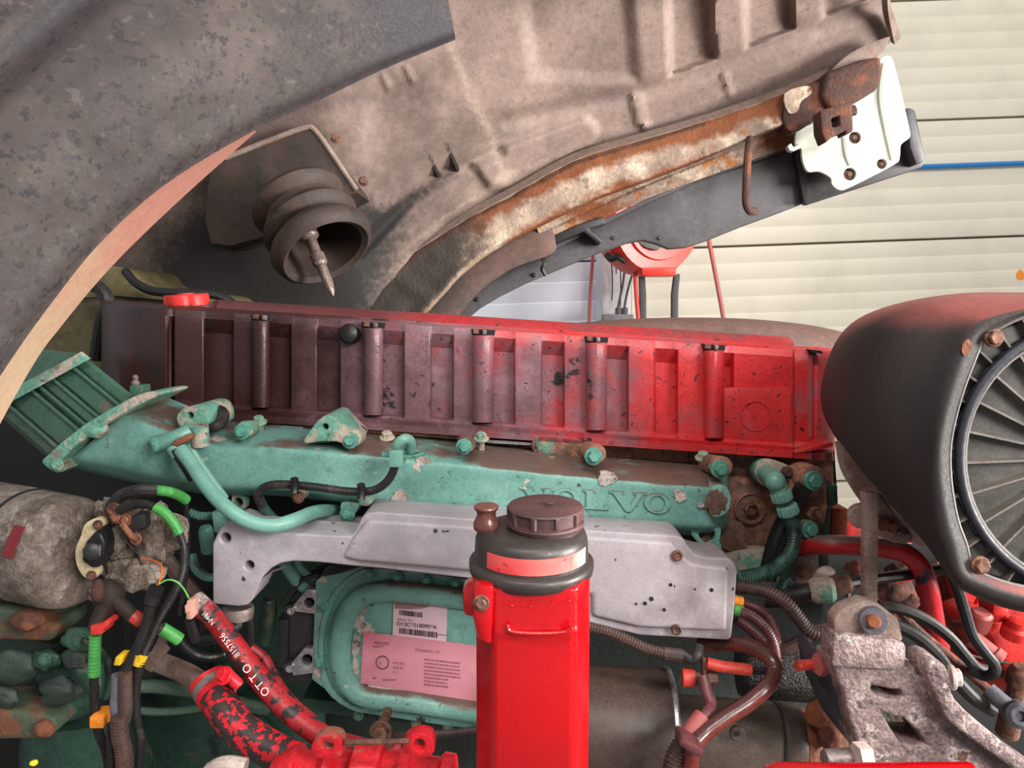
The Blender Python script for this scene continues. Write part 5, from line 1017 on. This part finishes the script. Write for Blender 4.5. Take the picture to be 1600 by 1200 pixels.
obj('sleeve', hose([(1038, 1021, .93), (1052, 1022, .93), (1066, 1024, .93)], 10, 3), M_browncor, h4)
obj('ring_lug', hose([(1064, 1022, .93), (1080, 1030, .93), (1090, 1024, .93), (1092, 1010, .94)], 8.5, 5), M_blackdust, h4)
st_ = thing('terminal_stud', 'solenoid terminal with a red insulator ring and hex nut', 'terminal')
obj('insulator', lathe([(.0115, 0), (.0115, .014)], P(1066, 1059, .935), sa, 18), M_redboot, st_)
obj('washer', lathe([(.0105, 0), (.0105, .003), (.008, .004), (.008, .012)], P(1082, 1059, .935), sa, 18), M_rustbolt, st_)
obj('nut', lathe([(.0095, 0), (.0095, .010), (.008, .012)], P(1105, 1060, .93), sa, 6), M_rustbolt, st_)
obj('tab', plate([(1098, 1030), (1104, 1030), (1105, 1066), (1099, 1066)], .925, .01, bevel=.001), M_rustbolt, st_)
c6 = thing('red_brown_cable', 'thick shiny red-brown cable looping from under the bracket down to the bottom edge', 'cable')
obj('cable_run', hose([(1092, 1008, 1.0), (1120, 1006, .99), (1150, 1006, .97), (1180, 1013, .95), (1204, 1030, .93), (1210, 1050, .92), (1198, 1074, .90), (1170, 1098, .89), (1136, 1120, .88), (1104, 1144, .87), (1084, 1166, .86), (1080, 1190, .86), (1078, 1240, .86)], 12.5, 8, seg=16), M_rcable, c6)
c7 = thing('short_red_cable', 'short cable with a red rubber sleeve screwed to the solenoid terminal', 'cable')
obj('sleeve', hose([(1104, 1036, .925), (1130, 1042, .925), (1172, 1047, .93)], 9.5, 5, seg=14), M_redboot, c7)
obj('cable_tube', hose([(1170, 1047, .93), (1186, 1048, .94), (1206, 1048, .96)], 6, 5, (3, 1)), M_corr, c7)
c8 = thing('stained_cable', 'maroon-stained taped cable joining the solenoid stud to a corrugated tube at the bottom', 'cable')
obj('cable_run', hose([(1098, 1056, .92), (1104, 1080, .91), (1111, 1100, .90), (1104, 1114, .89), (1090, 1130, .88)], 9.5, 6, seg=14), M_maroon, c8)
obj('sleeve', hose([(1098, 1118, .885), (1084, 1136, .878), (1074, 1150, .874)], 14, 5, seg=14), M_dullred, c8)
obj('cable_tube', hose([(1074, 1148, .872), (1062, 1168, .868), (1052, 1190, .865), (1044, 1240, .86)], 15.5, 5, (6, 2.2)), M_browncor, c8)
lab(obj('cable_tie', plate([(1062, 1158), (1068, 1154), (1100, 1172), (1098, 1182), (1090, 1184), (1062, 1166)], .835, .03, bevel=.002), M_maroon, c8), 'maroon cable tie')
# corrugated tubes right of the bracket
def ctube(name, label, pts, r, mt, cor=(4.4, 1.6), extra=()):
    t = thing(name, label, 'cable'); obj('cable_tube', hose(pts, r, 8, cor, 12), mt, t); return t
e1 = ctube('green_corrugated_tube', 'green-tinted corrugated tube curving down from a ribbed coupling nut on the rusty head', [(1232, 800, 1.10), (1240, 826, 1.10), (1240, 850, 1.09), (1230, 872, 1.08), (1208, 890, 1.07), (1180, 899, 1.06), (1150, 904, 1.05)], 11.5, M_greencor, (4.6, 1.7))
obj('elbow', hose([(1196, 740, 1.14), (1206, 746, 1.11), (1214, 756, 1.10), (1219, 772, 1.10)], 14, 6, seg=16), M_greenlt, e1)
obj('elbow_ball', lump(P(1211, 752, 1.095), m(16, 1.1), 1, 1, 1, .03, sub=3), M_greenlt, e1, 60)
obj('elbow_flange', plate(sm([(1180, 740), (1186, 722), (1204, 718), (1236, 730), (1240, 744), (1228, 752), (1214, 764), (1190, 758)], 3, True), 1.16, .03, bevel=.004), M_greencorr, e1)
obj('bolt', pbolt(1229, 738, 1.15, 7, hexa=False), M_rustbolt, e1)
gear = lambda n: (lambda t, r, h: 1+.05*math.copysign(1, math.sin(n*t)))
for x, y in ((1221, 775), (1231, 797)): obj('coupling_nut', lathe([(m(14.5, 1.1), -.008), (m(15.8, 1.1), -.006), (m(15.8, 1.1), .005), (m(14.5, 1.1), .007)], P(x, y, 1.10), V((.35, 0, -1)), 72, gear(18)), M_greenlt, e1, 25)
tag(obj('black_tube', hose([(1256, 762, 1.12), (1240, 790, 1.13), (1224, 820, 1.13), (1212, 850, 1.13), (1204, 880, 1.13), (1198, 905, 1.13)], 14, 7, seg=16), M_black), 'smooth shiny black tube behind the green corrugated one', 'hose')
tag(obj('thin_green_tube', hose([(1240, 868, 1.12), (1232, 890, 1.12), (1222, 912, 1.12), (1216, 924, 1.12)], 7, 5, (4, 1.4)), M_greencor), 'thin green-black corrugated tube below the black tube', 'hose')
ctube('brown_corrugated_tube', 'brown corrugated tube leaving the bracket end, thickest and topmost of the maroon ones', [(1148, 917, 1.02), (1175, 919, 1.01), (1204, 927, 1.0), (1230, 944, .99), (1248, 966, .985), (1262, 984, .98), (1280, 990, .98), (1304, 984, .99)], 11, M_browncor, (4.6, 1.7))
t2 = ctube('maroon_corrugated_tube', 'maroon corrugated tube with a green collar curving down over the red-brown cable', [(1156, 955, .99), (1176, 964, .98), (1196, 982, .97), (1208, 1004, .965), (1212, 1030, .96), (1206, 1050, .96)], 8.5, M_maroon, (3.8, 1.3))
lab(obj('collar', hose([(1146, 953, .99), (1161, 956, .99)], 8.5, 3), M_gsleeve, t2), 'green collar')
t3 = ctube('maroon_corrugated_tube', 'maroon corrugated tube with an orange collar, just above the green-collared one', [(1158, 942, 1.01), (1182, 950, 1.0), (1200, 964, .995), (1210, 985, .99), (1214, 1005, .99)], 7.5, M_maroon, (3.8, 1.3))
lab(obj('collar', hose([(1146, 938, 1.0), (1160, 941, 1.0)], 8.5, 3), M_orange, t3), 'orange collar')
ctube('maroon_corrugated_tube', 'maroon corrugated tube without a collar, lowest of the three at the bracket end', [(1150, 968, 1.02), (1168, 980, 1.02), (1186, 996, 1.02), (1206, 1006, 1.02)], 8, M_maroon, (3.8, 1.3))
ps = thing('oil_pipe', 'dark oil pipe with a green union nut and a brown hex fitting', 'pipe')
obj('pipe_run', hose([(1196, 936, 1.07), (1225, 934, 1.06), (1255, 928, 1.05), (1276, 922, 1.05)], 14, 6, seg=16), M_blackdust, ps)
obj('union_nut', lathe([(m(15, 1.04), -.018), (m(20, 1.04), -.012), (m(21, 1.04), .008), (m(16, 1.04), .014)], P(1287, 922, 1.04), V((1, -.2, .15)), 16), M_greencorr, ps)
lab(obj('brown_fitting', lathe([(m(14, 1.04), -.02), (m(17, 1.04), -.012), (m(16, 1.04), .010), (m(10, 1.04), .016)], P(1312, 914, 1.05), V((1, -.1, .2)), 8), M_rustbolt, ps), 'brown hex fitting')
obj('pipe_tail', hose([(1324, 911, 1.06), (1360, 905, 1.08), (1400, 900, 1.10), (1470, 890, 1.14)], 9, 5), M_blackdust, ps)
tag(obj('pale_fitting', lump(P(1291, 895, 1.06), m(13, 1.05), 1.1, .8, .9, .2, 2, 2, 61), M_pale), 'pale dusty fitting above the green union nut', 'fitting')
tag(obj('small_pipe', hose([(1260, 985, 1.06), (1285, 978, 1.06), (1310, 968, 1.06), (1322, 945, 1.06), (1326, 925, 1.07)], 3.6, 6), M_brkt), 'thin bent grey pipe under the union nut', 'pipe')
tag(obj('clamped_hose', hose([(1200, 1012, 1.06), (1226, 1014, 1.05), (1250, 1002, 1.05), (1266, 988, 1.05)], 10, 6), M_browncor), 'brown ribbed hose with a shiny clamp behind the corrugated tubes', 'hose')
# bosses at the rear of the head
rb = thing('rear_bracket', 'brown steel bracket with large green bolts at the rear of the head', 'bracket')
obj('bracket_plate', plate(sm([(1236, 740), (1256, 728), (1278, 730), (1290, 744), (1292, 800), (1282, 830), (1266, 850), (1250, 842), (1246, 800), (1236, 776)], 3, True), 1.15, .03, bevel=.004), M_rusthead, rb)
for x, y, r, mt in ((1270, 751, 11, M_bolt), (1277, 803, 7, M_rustbolt), (1265, 828, 10, M_bolt)):
    b_ = obj('boss', lathe([(m(r*1.5, 1.1), -.03), (m(r*1.5, 1.1), 0), (m(r*1.3, 1.1), .004)], P(x, y, 1.125), V((.2, -1, .1)), 18), M_rusthead if r != 10 else M_greencorr, rb)
    obj('bolt', bolt(P(x, y, 1.122), m(r, 1.1), axis=V((.2, -1, .1))), mt, b_)
obj('lower_plate', plate([(1244, 868), (1266, 868), (1266, 912), (1242, 912)], 1.13, .03, bevel=.003), M_dullsteel, rb)
obj('bolt', pbolt(1257, 895, 1.125, 9), M_rustbolt, rb)
obj('green_block', plate([(1292, 760), (1310, 757), (1310, 790), (1292, 792)], 1.18, .05, bevel=.004), M_greendark, rb)
tag(obj('rust_box', plate([(1300, 794), (1326, 795), (1324, 846), (1298, 842)], 1.28, .05, bevel=.003), M_orustbox), 'orange rusty square block behind the rear of the head', 'block')

# ------------------------------------------------------------------ chassis and clutter on the right
chs = thing('chassis_frame', 'red chassis members behind the cast mount, dusty and rusted', 'frame')
obj('cross_member', plate([(1318, 806), (1336, 812), (1400, 842), (1456, 855), (1470, 880), (1320, 862)], 1.42, .05, bevel=.004), M_chassis, chs)
obj('side_plate', plate([(1446, 905), (1500, 892), (1620, 880), (1620, 1060), (1470, 1010), (1430, 990)], 1.34, .03, bevel=.004), M_rusty, chs)
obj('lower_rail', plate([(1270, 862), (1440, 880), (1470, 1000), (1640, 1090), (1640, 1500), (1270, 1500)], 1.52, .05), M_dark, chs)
obj('strap_rail', plate([(1338, 912), (1440, 897), (1482, 888), (1484, 895), (1440, 906), (1340, 922)], 1.22, .03, bevel=.003), M_chassis, chs)
obj('rust_block', plate([(1372, 912), (1425, 902), (1440, 940), (1436, 968), (1400, 955), (1376, 940)], 1.26, .06, bevel=.008), M_rusty, chs)
for i, (x, y, r) in enumerate(((1392, 925, 20), (1418, 938, 14), (1398, 952, 18), (1360, 938, 16), (1402, 890, 13), (1340, 888, 14))): obj('rust_lump', lump(P(x, y, 1.22), m(r, 1.2), 1.4, .8, .8, .35, 2, 3, 71+i), M_rusty, chs, 60)
obj('back_panel', plate([(1290, 848), (1460, 856), (1470, 900), (1290, 905)], 1.40, .03), M_dark, chs)
tag(obj('red_pipe', hose([(1225, 854, 1.16), (1262, 852, 1.13), (1300, 851, 1.10), (1340, 853, 1.10), (1385, 857, 1.10), (1415, 865, 1.10), (1438, 886, 1.10), (1450, 920, 1.10), (1456, 950, 1.11), (1462, 985, 1.12), (1468, 1010, 1.13)], 15, 8, seg=18), M_pipe), 'thick red pipe with a dusty top bending down behind the arm', 'pipe')
for pts, r, mt, lb in (([(1372, 947, 1.02), (1410, 952, 1.02), (1450, 970, 1.02), (1484, 996, 1.02), (1508, 1024, 1.02), (1528, 1044, 1.03), (1560, 1050, 1.06)], 9, M_blackdust, 'black hose passing behind the bushing, topmost of the sweep'),
                       ([(1396, 975, 1.0), (1430, 992, 1.0), (1462, 1020, 1.0), (1490, 1058, 1.0), (1520, 1090, 1.01), (1550, 1110, 1.03)], 10, M_blackdust, 'thick black hose sweeping down right of the cast mount block'),
                       ([(1400, 950, 1.08), (1440, 990, 1.07), (1480, 1022, 1.06), (1512, 1050, 1.05), (1545, 1078, 1.04)], 7, M_rusty, 'rust-brown pipe running between the black hoses'),
                       ([(1484, 893, .98), (1496, 920, .98), (1507, 955, .98), (1518, 990, .98), (1536, 1016, .98), (1553, 1038, .98), (1552, 1052, .98), (1538, 1056, .99), (1515, 1046, 1.0)], 8.5, M_black, 'black hose hanging from the air cleaner and hooking round at its lower end'),
                       ([(1500, 1018, 1.1), (1540, 1030, 1.1), (1620, 1044, 1.1)], 2, M_blackdust, 'thin dark cable crossing the red valve unit')):
    tag(obj('rubber_hose', hose(pts, r, 8), mt), lb, 'hose')
be = thing('ball_joint_end', 'blue-grey rod end fitting at the right edge below the hoses', 'fitting')
obj('rod_sleeve', hose([(1544, 1078, 1.02), (1560, 1092, 1.01), (1580, 1108, 1.0)], 13, 5, seg=14), M_bluegrey, be)
obj('rod_eye', lathe([(m(17, 1), -.02), (m(20, 1), -.012), (m(20, 1), .010), (m(14, 1), .014), (m(8, 1), .014), (m(7, 1), .008)], P(1590, 1116, .99), V((-.3, -1, .3)), 24), M_bluegrey, be)
vv = thing('red_valve_unit', 'bright red painted valve unit with caps at the right edge under the air cleaner', 'valve')
obj('valve_body', plate([(1534, 985), (1560, 975), (1620, 985), (1640, 1000), (1640, 1100), (1590, 1080), (1572, 1048)], 1.16, .12, bevel=.01, seg=3), M_fuse, vv)
obj('valve_base', plate([(1500, 1035), (1560, 1030), (1600, 1065), (1600, 1090), (1510, 1060)], 1.2, .05, bevel=.006), M_fuse, vv)
obj('square_cap', plate([(1552, 945), (1562, 938), (1578, 945), (1577, 972), (1553, 975)], 1.14, .04, bevel=.004), M_fuse, vv)
lab(obj('dusty_cap', lathe([(.014, -.02), (.016, -.01), (.016, .008), (.012, .012)], P(1532, 966, 1.15), (0, -.3, 1), 18), M_dullred, vv), 'dusty faded cap')
obj('round_cap', lathe([(.018, -.01), (.018, .004), (.013, .008), (.012, .018), (.007, .02)], P(1586, 985, 1.13), (0, -.3, 1), 18), M_fuse, vv)
lab(obj('side_plug', lathe([(.013, -.03), (.013, .0), (.015, .002), (.015, .012), (.010, .014)], P(1550, 1022, 1.12), V((.6, -.5, -.5)), 18), M_dullred, vv), 'faded pink plug')
obj('end_fitting', hose([(1488, 975, 1.2), (1504, 977, 1.19), (1516, 984, 1.18)], 6, 4), M_rusty, vv)
obj('wall_panel', plate([(1490, 900), (1640, 890), (1640, 1120), (1570, 1040), (1500, 940)], 1.30, .03), M_fuse, vv)
obj('valve_strut', hose([(1520, 960, 1.25), (1530, 935, 1.25), (1545, 915, 1.25)], 4, 4), M_fuse, vv)
sbt = thing('rusty_stud', 'rusty threaded stud at the right edge below the red valve', 'stud')
obj('stud_body', lathe([(.015, -.08), (.015, -.02), (.012, -.018), (.012, .0), (.016, .002), (.016, .02), (.010, .03)], P(1590, 1070, 1.05), (0, -.2, 1), 12), M_rustbolt, sbt)
# cast engine mount
cmt = thing('cast_engine_mount', 'large corroded aluminium engine mount with two openings at the lower right', 'mount')
obj('mount_block', plate([(1304, 992), (1330, 994), (1412, 1004), (1417, 1012), (1414, 1048), (1300, 1042), (1302, 1010)], .80, .035, bevel=.0035), M_castalu, cmt)
obj('mount_cap', plate([(1303, 966), (1318, 950), (1350, 938), (1374, 944), (1404, 968), (1408, 984), (1412, 1002), (1380, 1000), (1304, 990)], .812, .02, bevel=.0025), M_brkt, cmt)
arm = [(1302, 1036), (1414, 1042), (1440, 1048), (1462, 1074), (1480, 1110), (1600, 1196), (1640, 1230), (1640, 1420), (1372, 1420), (1356, 1200), (1342, 1170), (1330, 1130), (1318, 1080), (1306, 1056)]
obj('mount_arm', plate(arm, .81, .05, [[(1362, 1072), (1376, 1074), (1392, 1078), (1408, 1078), (1414, 1090), (1400, 1095), (1372, 1088), (1362, 1082)], [(1378, 1112), (1398, 1120), (1412, 1122), (1430, 1138), (1448, 1164), (1422, 1164), (1406, 1160), (1392, 1138)]], bevel=.007, seg=3), M_castalu, cmt, 45)
obj('mount_rib', plate(sm([(1448, 1034), (1466, 1034), (1478, 1042), (1484, 1058), (1488, 1084), (1510, 1112), (1600, 1188), (1640, 1216), (1630, 1234), (1580, 1200), (1500, 1142), (1474, 1116), (1464, 1092), (1450, 1062)], 2, True), .79, .04, bevel=.006), M_castalu, cmt, 45)
obj('mount_side', plate([(1300, 1040), (1318, 1080), (1334, 1130), (1350, 1180), (1340, 1180), (1322, 1140), (1304, 1100), (1296, 1060)], .84, .10, bevel=.004), M_blue2, cmt)
obj('mount_floor', plate([(1345, 1055), (1480, 1080), (1470, 1180), (1370, 1175)], .92, .03), M_rustgreen, cmt)
bs = obj('bushing', lathe([(m(21, .8), -.01), (m(22, .8), .002), (m(20, .8), .005), (m(12, .8), .005)], P(1364, 969, .806), V((-.3, -1, .2)), 30), M_bluegrey, cmt)
lab(obj('bushing_bolt', lathe([(m(11, .8), 0), (m(11, .8), .006), (m(8, .8), .009), (m(3, .8), .009)], P(1364, 970, .802), V((-.3, -1, .2)), 16), M_rustcast, bs), 'orange rusty bolt end')
sd = lab(obj('threaded_stud', lathe([(.006, -.005), (.006, .030)] , P(1282, 1038, .86), V((-1, -.2, .05)), 12), M_redboot, cmt), 'pink-red stained threaded stud')
obj('stud_nut', lathe([(.0125, -.006), (.0125, .006)], P(1284, 1038, .85), V((-1, -.2, .05)), 6), M_dullred, sd)
obj('stud_washer', lathe([(.014, -.003), (.014, .003)], P(1296, 1040, .855), V((-1, -.2, .05)), 18), M_dullred, sd)
s2_ = lab(obj('lower_stud', lathe([(.0095, 0), (.0095, .040), (.0085, .042)], P(1345, 1182, .80), V((-1, -.15, .04)), 16), M_dullsteel, cmt), 'grey threaded stud with hex nut')
obj('stud_nut', lathe([(.0145, -.007), (.0145, .007)], P(1346, 1182, .79), V((-1, -.15, .04)), 6), M_pale, s2_)
obj('rib_bolt', bolt(P(1487, 1058, .80), .009, axis=V((1, -.3, .1))), M_pale, cmt)
arm_ = thing('stay_bar', 'narrow upright rusty stay bar rising from the mount bushing to the brown bracket', 'bar')
obj('bar_strip', plate([(1351, 770), (1372, 770), (1374, 800), (1372, 946), (1352, 946), (1353, 800)], .838, .014, bevel=.002), M_brkt, arm_)
obj('bar_eye', lathe([(m(19, .85), -.006), (m(19, .85), .004), (m(15, .85), .006)], P(1344, 806, .875), V((-.3, -1, 0)), 24), M_brkt, arm_)
ab = thing('air_cleaner_bracket', 'brown dusty strap bracket holding the air cleaner, bolted at its lower end', 'bracket')
obj('strap', sheet([[(1304, 690, .96), (1312, 730, .95), (1328, 760, .94), (1350, 790, .93), (1390, 830, .92), (1436, 854, .92)], [(1322, 684, .93), (1352, 730, .91), (1376, 768, .90), (1406, 806, .89), (1440, 842, .89), (1452, 852, .90)]], 30, 6, .008), M_brkt, ab)
obj('foot_plate', plate([(1352, 790), (1376, 772), (1400, 806), (1430, 842), (1424, 850), (1400, 850), (1376, 840), (1362, 828)], .895, .02, bevel=.004), M_brkt, ab)
for x, y, r, mt in ((1380, 818, 8, M_rustcast), (1394, 822, 7, M_rustbolt), (1412, 838, 8, M_dullsteel)): obj('bolt', pbolt(x, y, .89, r), mt, ab)
tag(obj('front_rail', plate([(1196, 1208), (1218, 1199), (1310, 1201), (1530, 1199), (1532, 1300), (1196, 1300)], .62, .012, bevel=.004), M_gloss), 'bright red rail along the bottom edge below the starter', 'rail')

# ------------------------------------------------------------------ air cleaner
ac_ = thing('air_cleaner', 'big dusty black air cleaner drum with a ribbed round end cover at the right', 'air cleaner')
F0 = [(1620, 488), (1560, 512), (1536, 530), (1522, 560), (1500, 620), (1484, 690), (1484, 750), (1494, 810), (1508, 850), (1518, 884), (1540, 900), (1600, 918), (1680, 930), (1760, 900), (1820, 820), (1840, 700), (1810, 570), (1740, 500), (1680, 486)]
F1 = [(1620, 482), (1552, 502), (1524, 520), (1506, 552), (1484, 618), (1468, 690), (1468, 752), (1478, 814), (1490, 856), (1502, 896), (1530, 914), (1596, 936), (1680, 948), (1780, 912), (1840, 826), (1860, 700), (1826, 560), (1750, 490), (1690, 478)]
F2 = [(1620, 474), (1536, 488), (1500, 506), (1474, 545), (1450, 612), (1440, 690), (1440, 756), (1452, 822), (1470, 870), (1490, 910), (1522, 930), (1590, 954), (1680, 966), (1800, 926), (1866, 832), (1886, 700), (1850, 545), (1760, 478), (1700, 468)]
F3 = [(1610, 462), (1490, 468), (1420, 482), (1366, 520), (1338, 600), (1334, 680), (1360, 746), (1408, 802), (1452, 858), (1482, 900), (1516, 924), (1580, 946), (1680, 950), (1800, 910), (1880, 830), (1900, 700), (1866, 530), (1760, 462), (1690, 458)]
F4 = [(1610, 459), (1500, 461), (1400, 478), (1334, 508), (1300, 560), (1288, 630), (1314, 692), (1374, 758), (1434, 828), (1470, 876), (1504, 898), (1560, 912), (1680, 912), (1780, 880), (1860, 800), (1880, 700), (1850, 540), (1750, 462), (1680, 458)]
F5 = [(1600, 480), (1500, 490), (1420, 505), (1370, 530), (1340, 580), (1335, 640), (1345, 690), (1390, 740), (1430, 790), (1470, 820), (1510, 840), (1560, 850), (1660, 850), (1740, 820), (1800, 760), (1810, 690), (1790, 570), (1720, 500), (1660, 482)]
wide = lambda F: [(x if x < 1620 else 1620+(x-1620)*1.42, y) for x, y in F]
F0 = wide(F0); F5 = wide(F5)
R0 = [[tuple(P(x, y, Y)) for x, y in (F if F in (F0, F5) else wide(F))] for F, Y in ((F0, .735), (F1, .728), (F2, .740), (F3, .80), (F4, .93), (F4, 1.08), (F5, 1.20))]
Rr = [sm(r, 5, True) for r in R0]
colsx = [sm([r[i] for r in Rr], 5) for i in range(len(Rr[0]))]
obj('housing', loft([[colsx[i][k] for i in range(len(colsx))] for k in range(len(colsx[0]))], True, False), M_airbox, ac_, 60)
obj('housing_back', prism([P(x, y, 1.195) for x, y in F5], (0, .01, 0)), M_airbox, ac_)
fc = (1705, 716)
obj('cover_plate', plate([(x*.985+fc[0]*.015, y*.985+fc[1]*.015) for x, y in F0], .752, .015, bevel=.003), M_grille, ac_)
def oval(r, n=64): return [(fc[0]+r*math.cos(2*pi*i/n), fc[1]+r*math.sin(2*pi*i/n)) for i in range(n)]
obj('cover_lip', tube([P(x*.995+fc[0]*.005, y*.995+fc[1]*.005, .738) for x, y in sm(F0, 4, True)]+[P(F0[0][0], F0[0][1], .738)], .0019, 8), M_fin, ac_)
lab(obj('rim_ring', tube([P(x, y, .742) for x, y in oval(206)+oval(206)[:1]], .0048, 10), M_bluerim, ac_, 60), 'dark blue-grey rolled ring')
obj('inner_ring', tube([P(x, y, .742) for x, y in oval(198)+oval(198)[:1]], .0022, 8), M_fin, ac_)
lab(obj('rim_channel', plate(oval(216), .749, .006, [oval(200)]), M_bluerim, ac_), 'dark channel round the cover')
def edge_pt(a):
    """where a ray from the cover centre meets the frame outline"""
    dx, dy = math.cos(a), math.sin(a); best = None; q = sm(F0, 4, True)
    for (x1, y1), (x2, y2) in zip(q, q[1:]+q[:1]):
        den = dx*(y2-y1)-dy*(x2-x1)
        if abs(den) < 1e-9: continue
        t = ((x1-fc[0])*(y2-y1)-(y1-fc[1])*(x2-x1))/den; u = ((x1-fc[0])*dy-(y1-fc[1])*dx)/den
        if t > 0 and 0 <= u <= 1: best = max(best or 0, t)
    return best
for i in range(36):
    a = math.radians(10*i+4); t = edge_pt(a) or 180
    i0 = 208
    p = lambda r, d=0: P(fc[0]+r*math.cos(a), fc[1]+r*math.sin(a), .744+d)
    if t > 212:
        obj('rim_fin', loft([[p(r)+V((dx_, dy_, dz_)) for dx_, dy_, dz_ in (((-math.sin(a))*h, 0, -math.cos(a)*h), ((math.sin(a))*h, 0, math.cos(a)*h), ((math.sin(a))*h, .012, math.cos(a)*h), ((-math.sin(a))*h, .012, -math.cos(a)*h))] for r, h in ((i0, .0010), (t*.985, .0010))]), M_fin, ac_)
    if i % 1 == 0:
        a2 = math.radians(14.4*i+5) if i < 25 else None
        if a2 is not None:
            i1 = 197; g = lambda r: P(fc[0]+r*math.cos(a2), fc[1]+r*math.sin(a2), .741)
            h = .0010
            obj('radial_fin', loft([[g(r)+V((dx_, dy_, dz_)) for dx_, dy_, dz_ in ((-math.sin(a2)*h, 0, -math.cos(a2)*h), (math.sin(a2)*h, 0, math.cos(a2)*h), (math.sin(a2)*h, .014, math.cos(a2)*h), (-math.sin(a2)*h, .014, -math.cos(a2)*h))] for r in (22, i1)]), M_fin, ac_)
obj('hub', lathe([(m(24, .74), 0), (m(24, .74), .014), (m(18, .74), .018)], P(fc[0], fc[1], .755), TOCAM, 24), M_grille, ac_)
for x, y in ((1552, 528), (1531, 883)): obj('cover_bolt', pbolt(x, y, .735, 11.5, washer=1.25), M_rustbolt, ac_)
lab(obj('rust_chip', plate(sm([(1506, 536), (1514, 530), (1518, 540), (1514, 552), (1506, 556), (1503, 546)], 3, True), .7265, .006), M_rustcast, ac_), 'rust-coloured patch near the upper bolt')
# far side of the engine: moulded duct behind the cover
tag(obj('moulded_duct', tube(path([(700, 585, 1.82), (840, 562, 1.82), (950, 549, 1.82), (1080, 545, 1.82), (1200, 550, 1.82), (1300, 566, 1.82), (1380, 600, 1.82)], 8), .073, 24), M_duct), 'dusty brown moulded duct lying behind the red cover', 'duct')

# bare patches where the green paint has flaked off
rnd = random.Random(11)
def flake(cx, cy, rx, ry, Y, par, th=.0008, mt=M_flake, n=22):
    ph = rnd.random()*9
    pts = [(cx+rx*math.cos(2*pi*i/n)*(1+.5*noise.noise(V((math.cos(2*pi*i/n)*1.8, math.sin(2*pi*i/n)*1.8, ph)))+.25*(rnd.random()-.5)), cy+ry*math.sin(2*pi*i/n)*(1+.5*noise.noise(V((math.cos(2*pi*i/n)*1.8, math.sin(2*pi*i/n)*1.8, ph+5)))+.25*(rnd.random()-.5))) for i in range(n)]
    obj('bare_patch', plate(pts, Y, .006), mt, par)
for cx, cy, rx, ry in ((948, 747, 15, 12), (1062, 776, 10, 8), (1058, 768, 5, 4), (1095, 790, 5, 4), (663, 727, 18, 13), (625, 776, 14, 10), (612, 788, 16, 5), (652, 793, 14, 4)): flake(cx, cy, rx, ry, YM-.0085 if cx > 690 else YM-.0045, man)
for cx, cy, rx, ry in ((566, 950, 9, 10), (560, 972, 10, 14), (572, 984, 12, 10), (556, 1008, 7, 18), (556, 1042, 6, 16), (566, 1062, 6, 8)): flake(cx, cy, rx, ry, 1.0812, cpz)
for cx, cy, rx, ry in ((497, 1050, 7, 12), (500, 968, 2.5, 4), (499, 990, 2, 5), (505, 906, 7, 4), (503, 1012, 1.6, 3)): flake(cx, cy, rx, ry, 1.0892, cpz)
# ------------------------------------------------------------------ object origins go to each thing's base
def kids(o): return [c for c in bpy.data.objects if c.parent == o]
allk = {}
for o in bpy.data.objects:
    if o.parent: allk.setdefault(o.parent.name, []).append(o)
def desc(o):
    r = []
    for c in allk.get(o.name, ()): r += [c]+desc(c)
    return r
for o in list(bpy.data.objects):
    if o.parent or o.type not in ('EMPTY', 'MESH') or o.get('kind') == 'structure': continue
    ms = [q for q in [o]+desc(o) if q.type == 'MESH']
    lo = V((1e9,)*3); hi = V((-1e9,)*3)
    for q in ms:
        for v in q.data.vertices:
            for i in range(3): lo[i] = min(lo[i], v.co[i]); hi[i] = max(hi[i], v.co[i])
    b = V(((lo.x+hi.x)/2, (lo.y+hi.y)/2, lo.z))
    if o.type == 'MESH': o.data.transform(Matrix.Translation(-b))
    o.location = b
    for c in allk.get(o.name, ()): c.location = -b
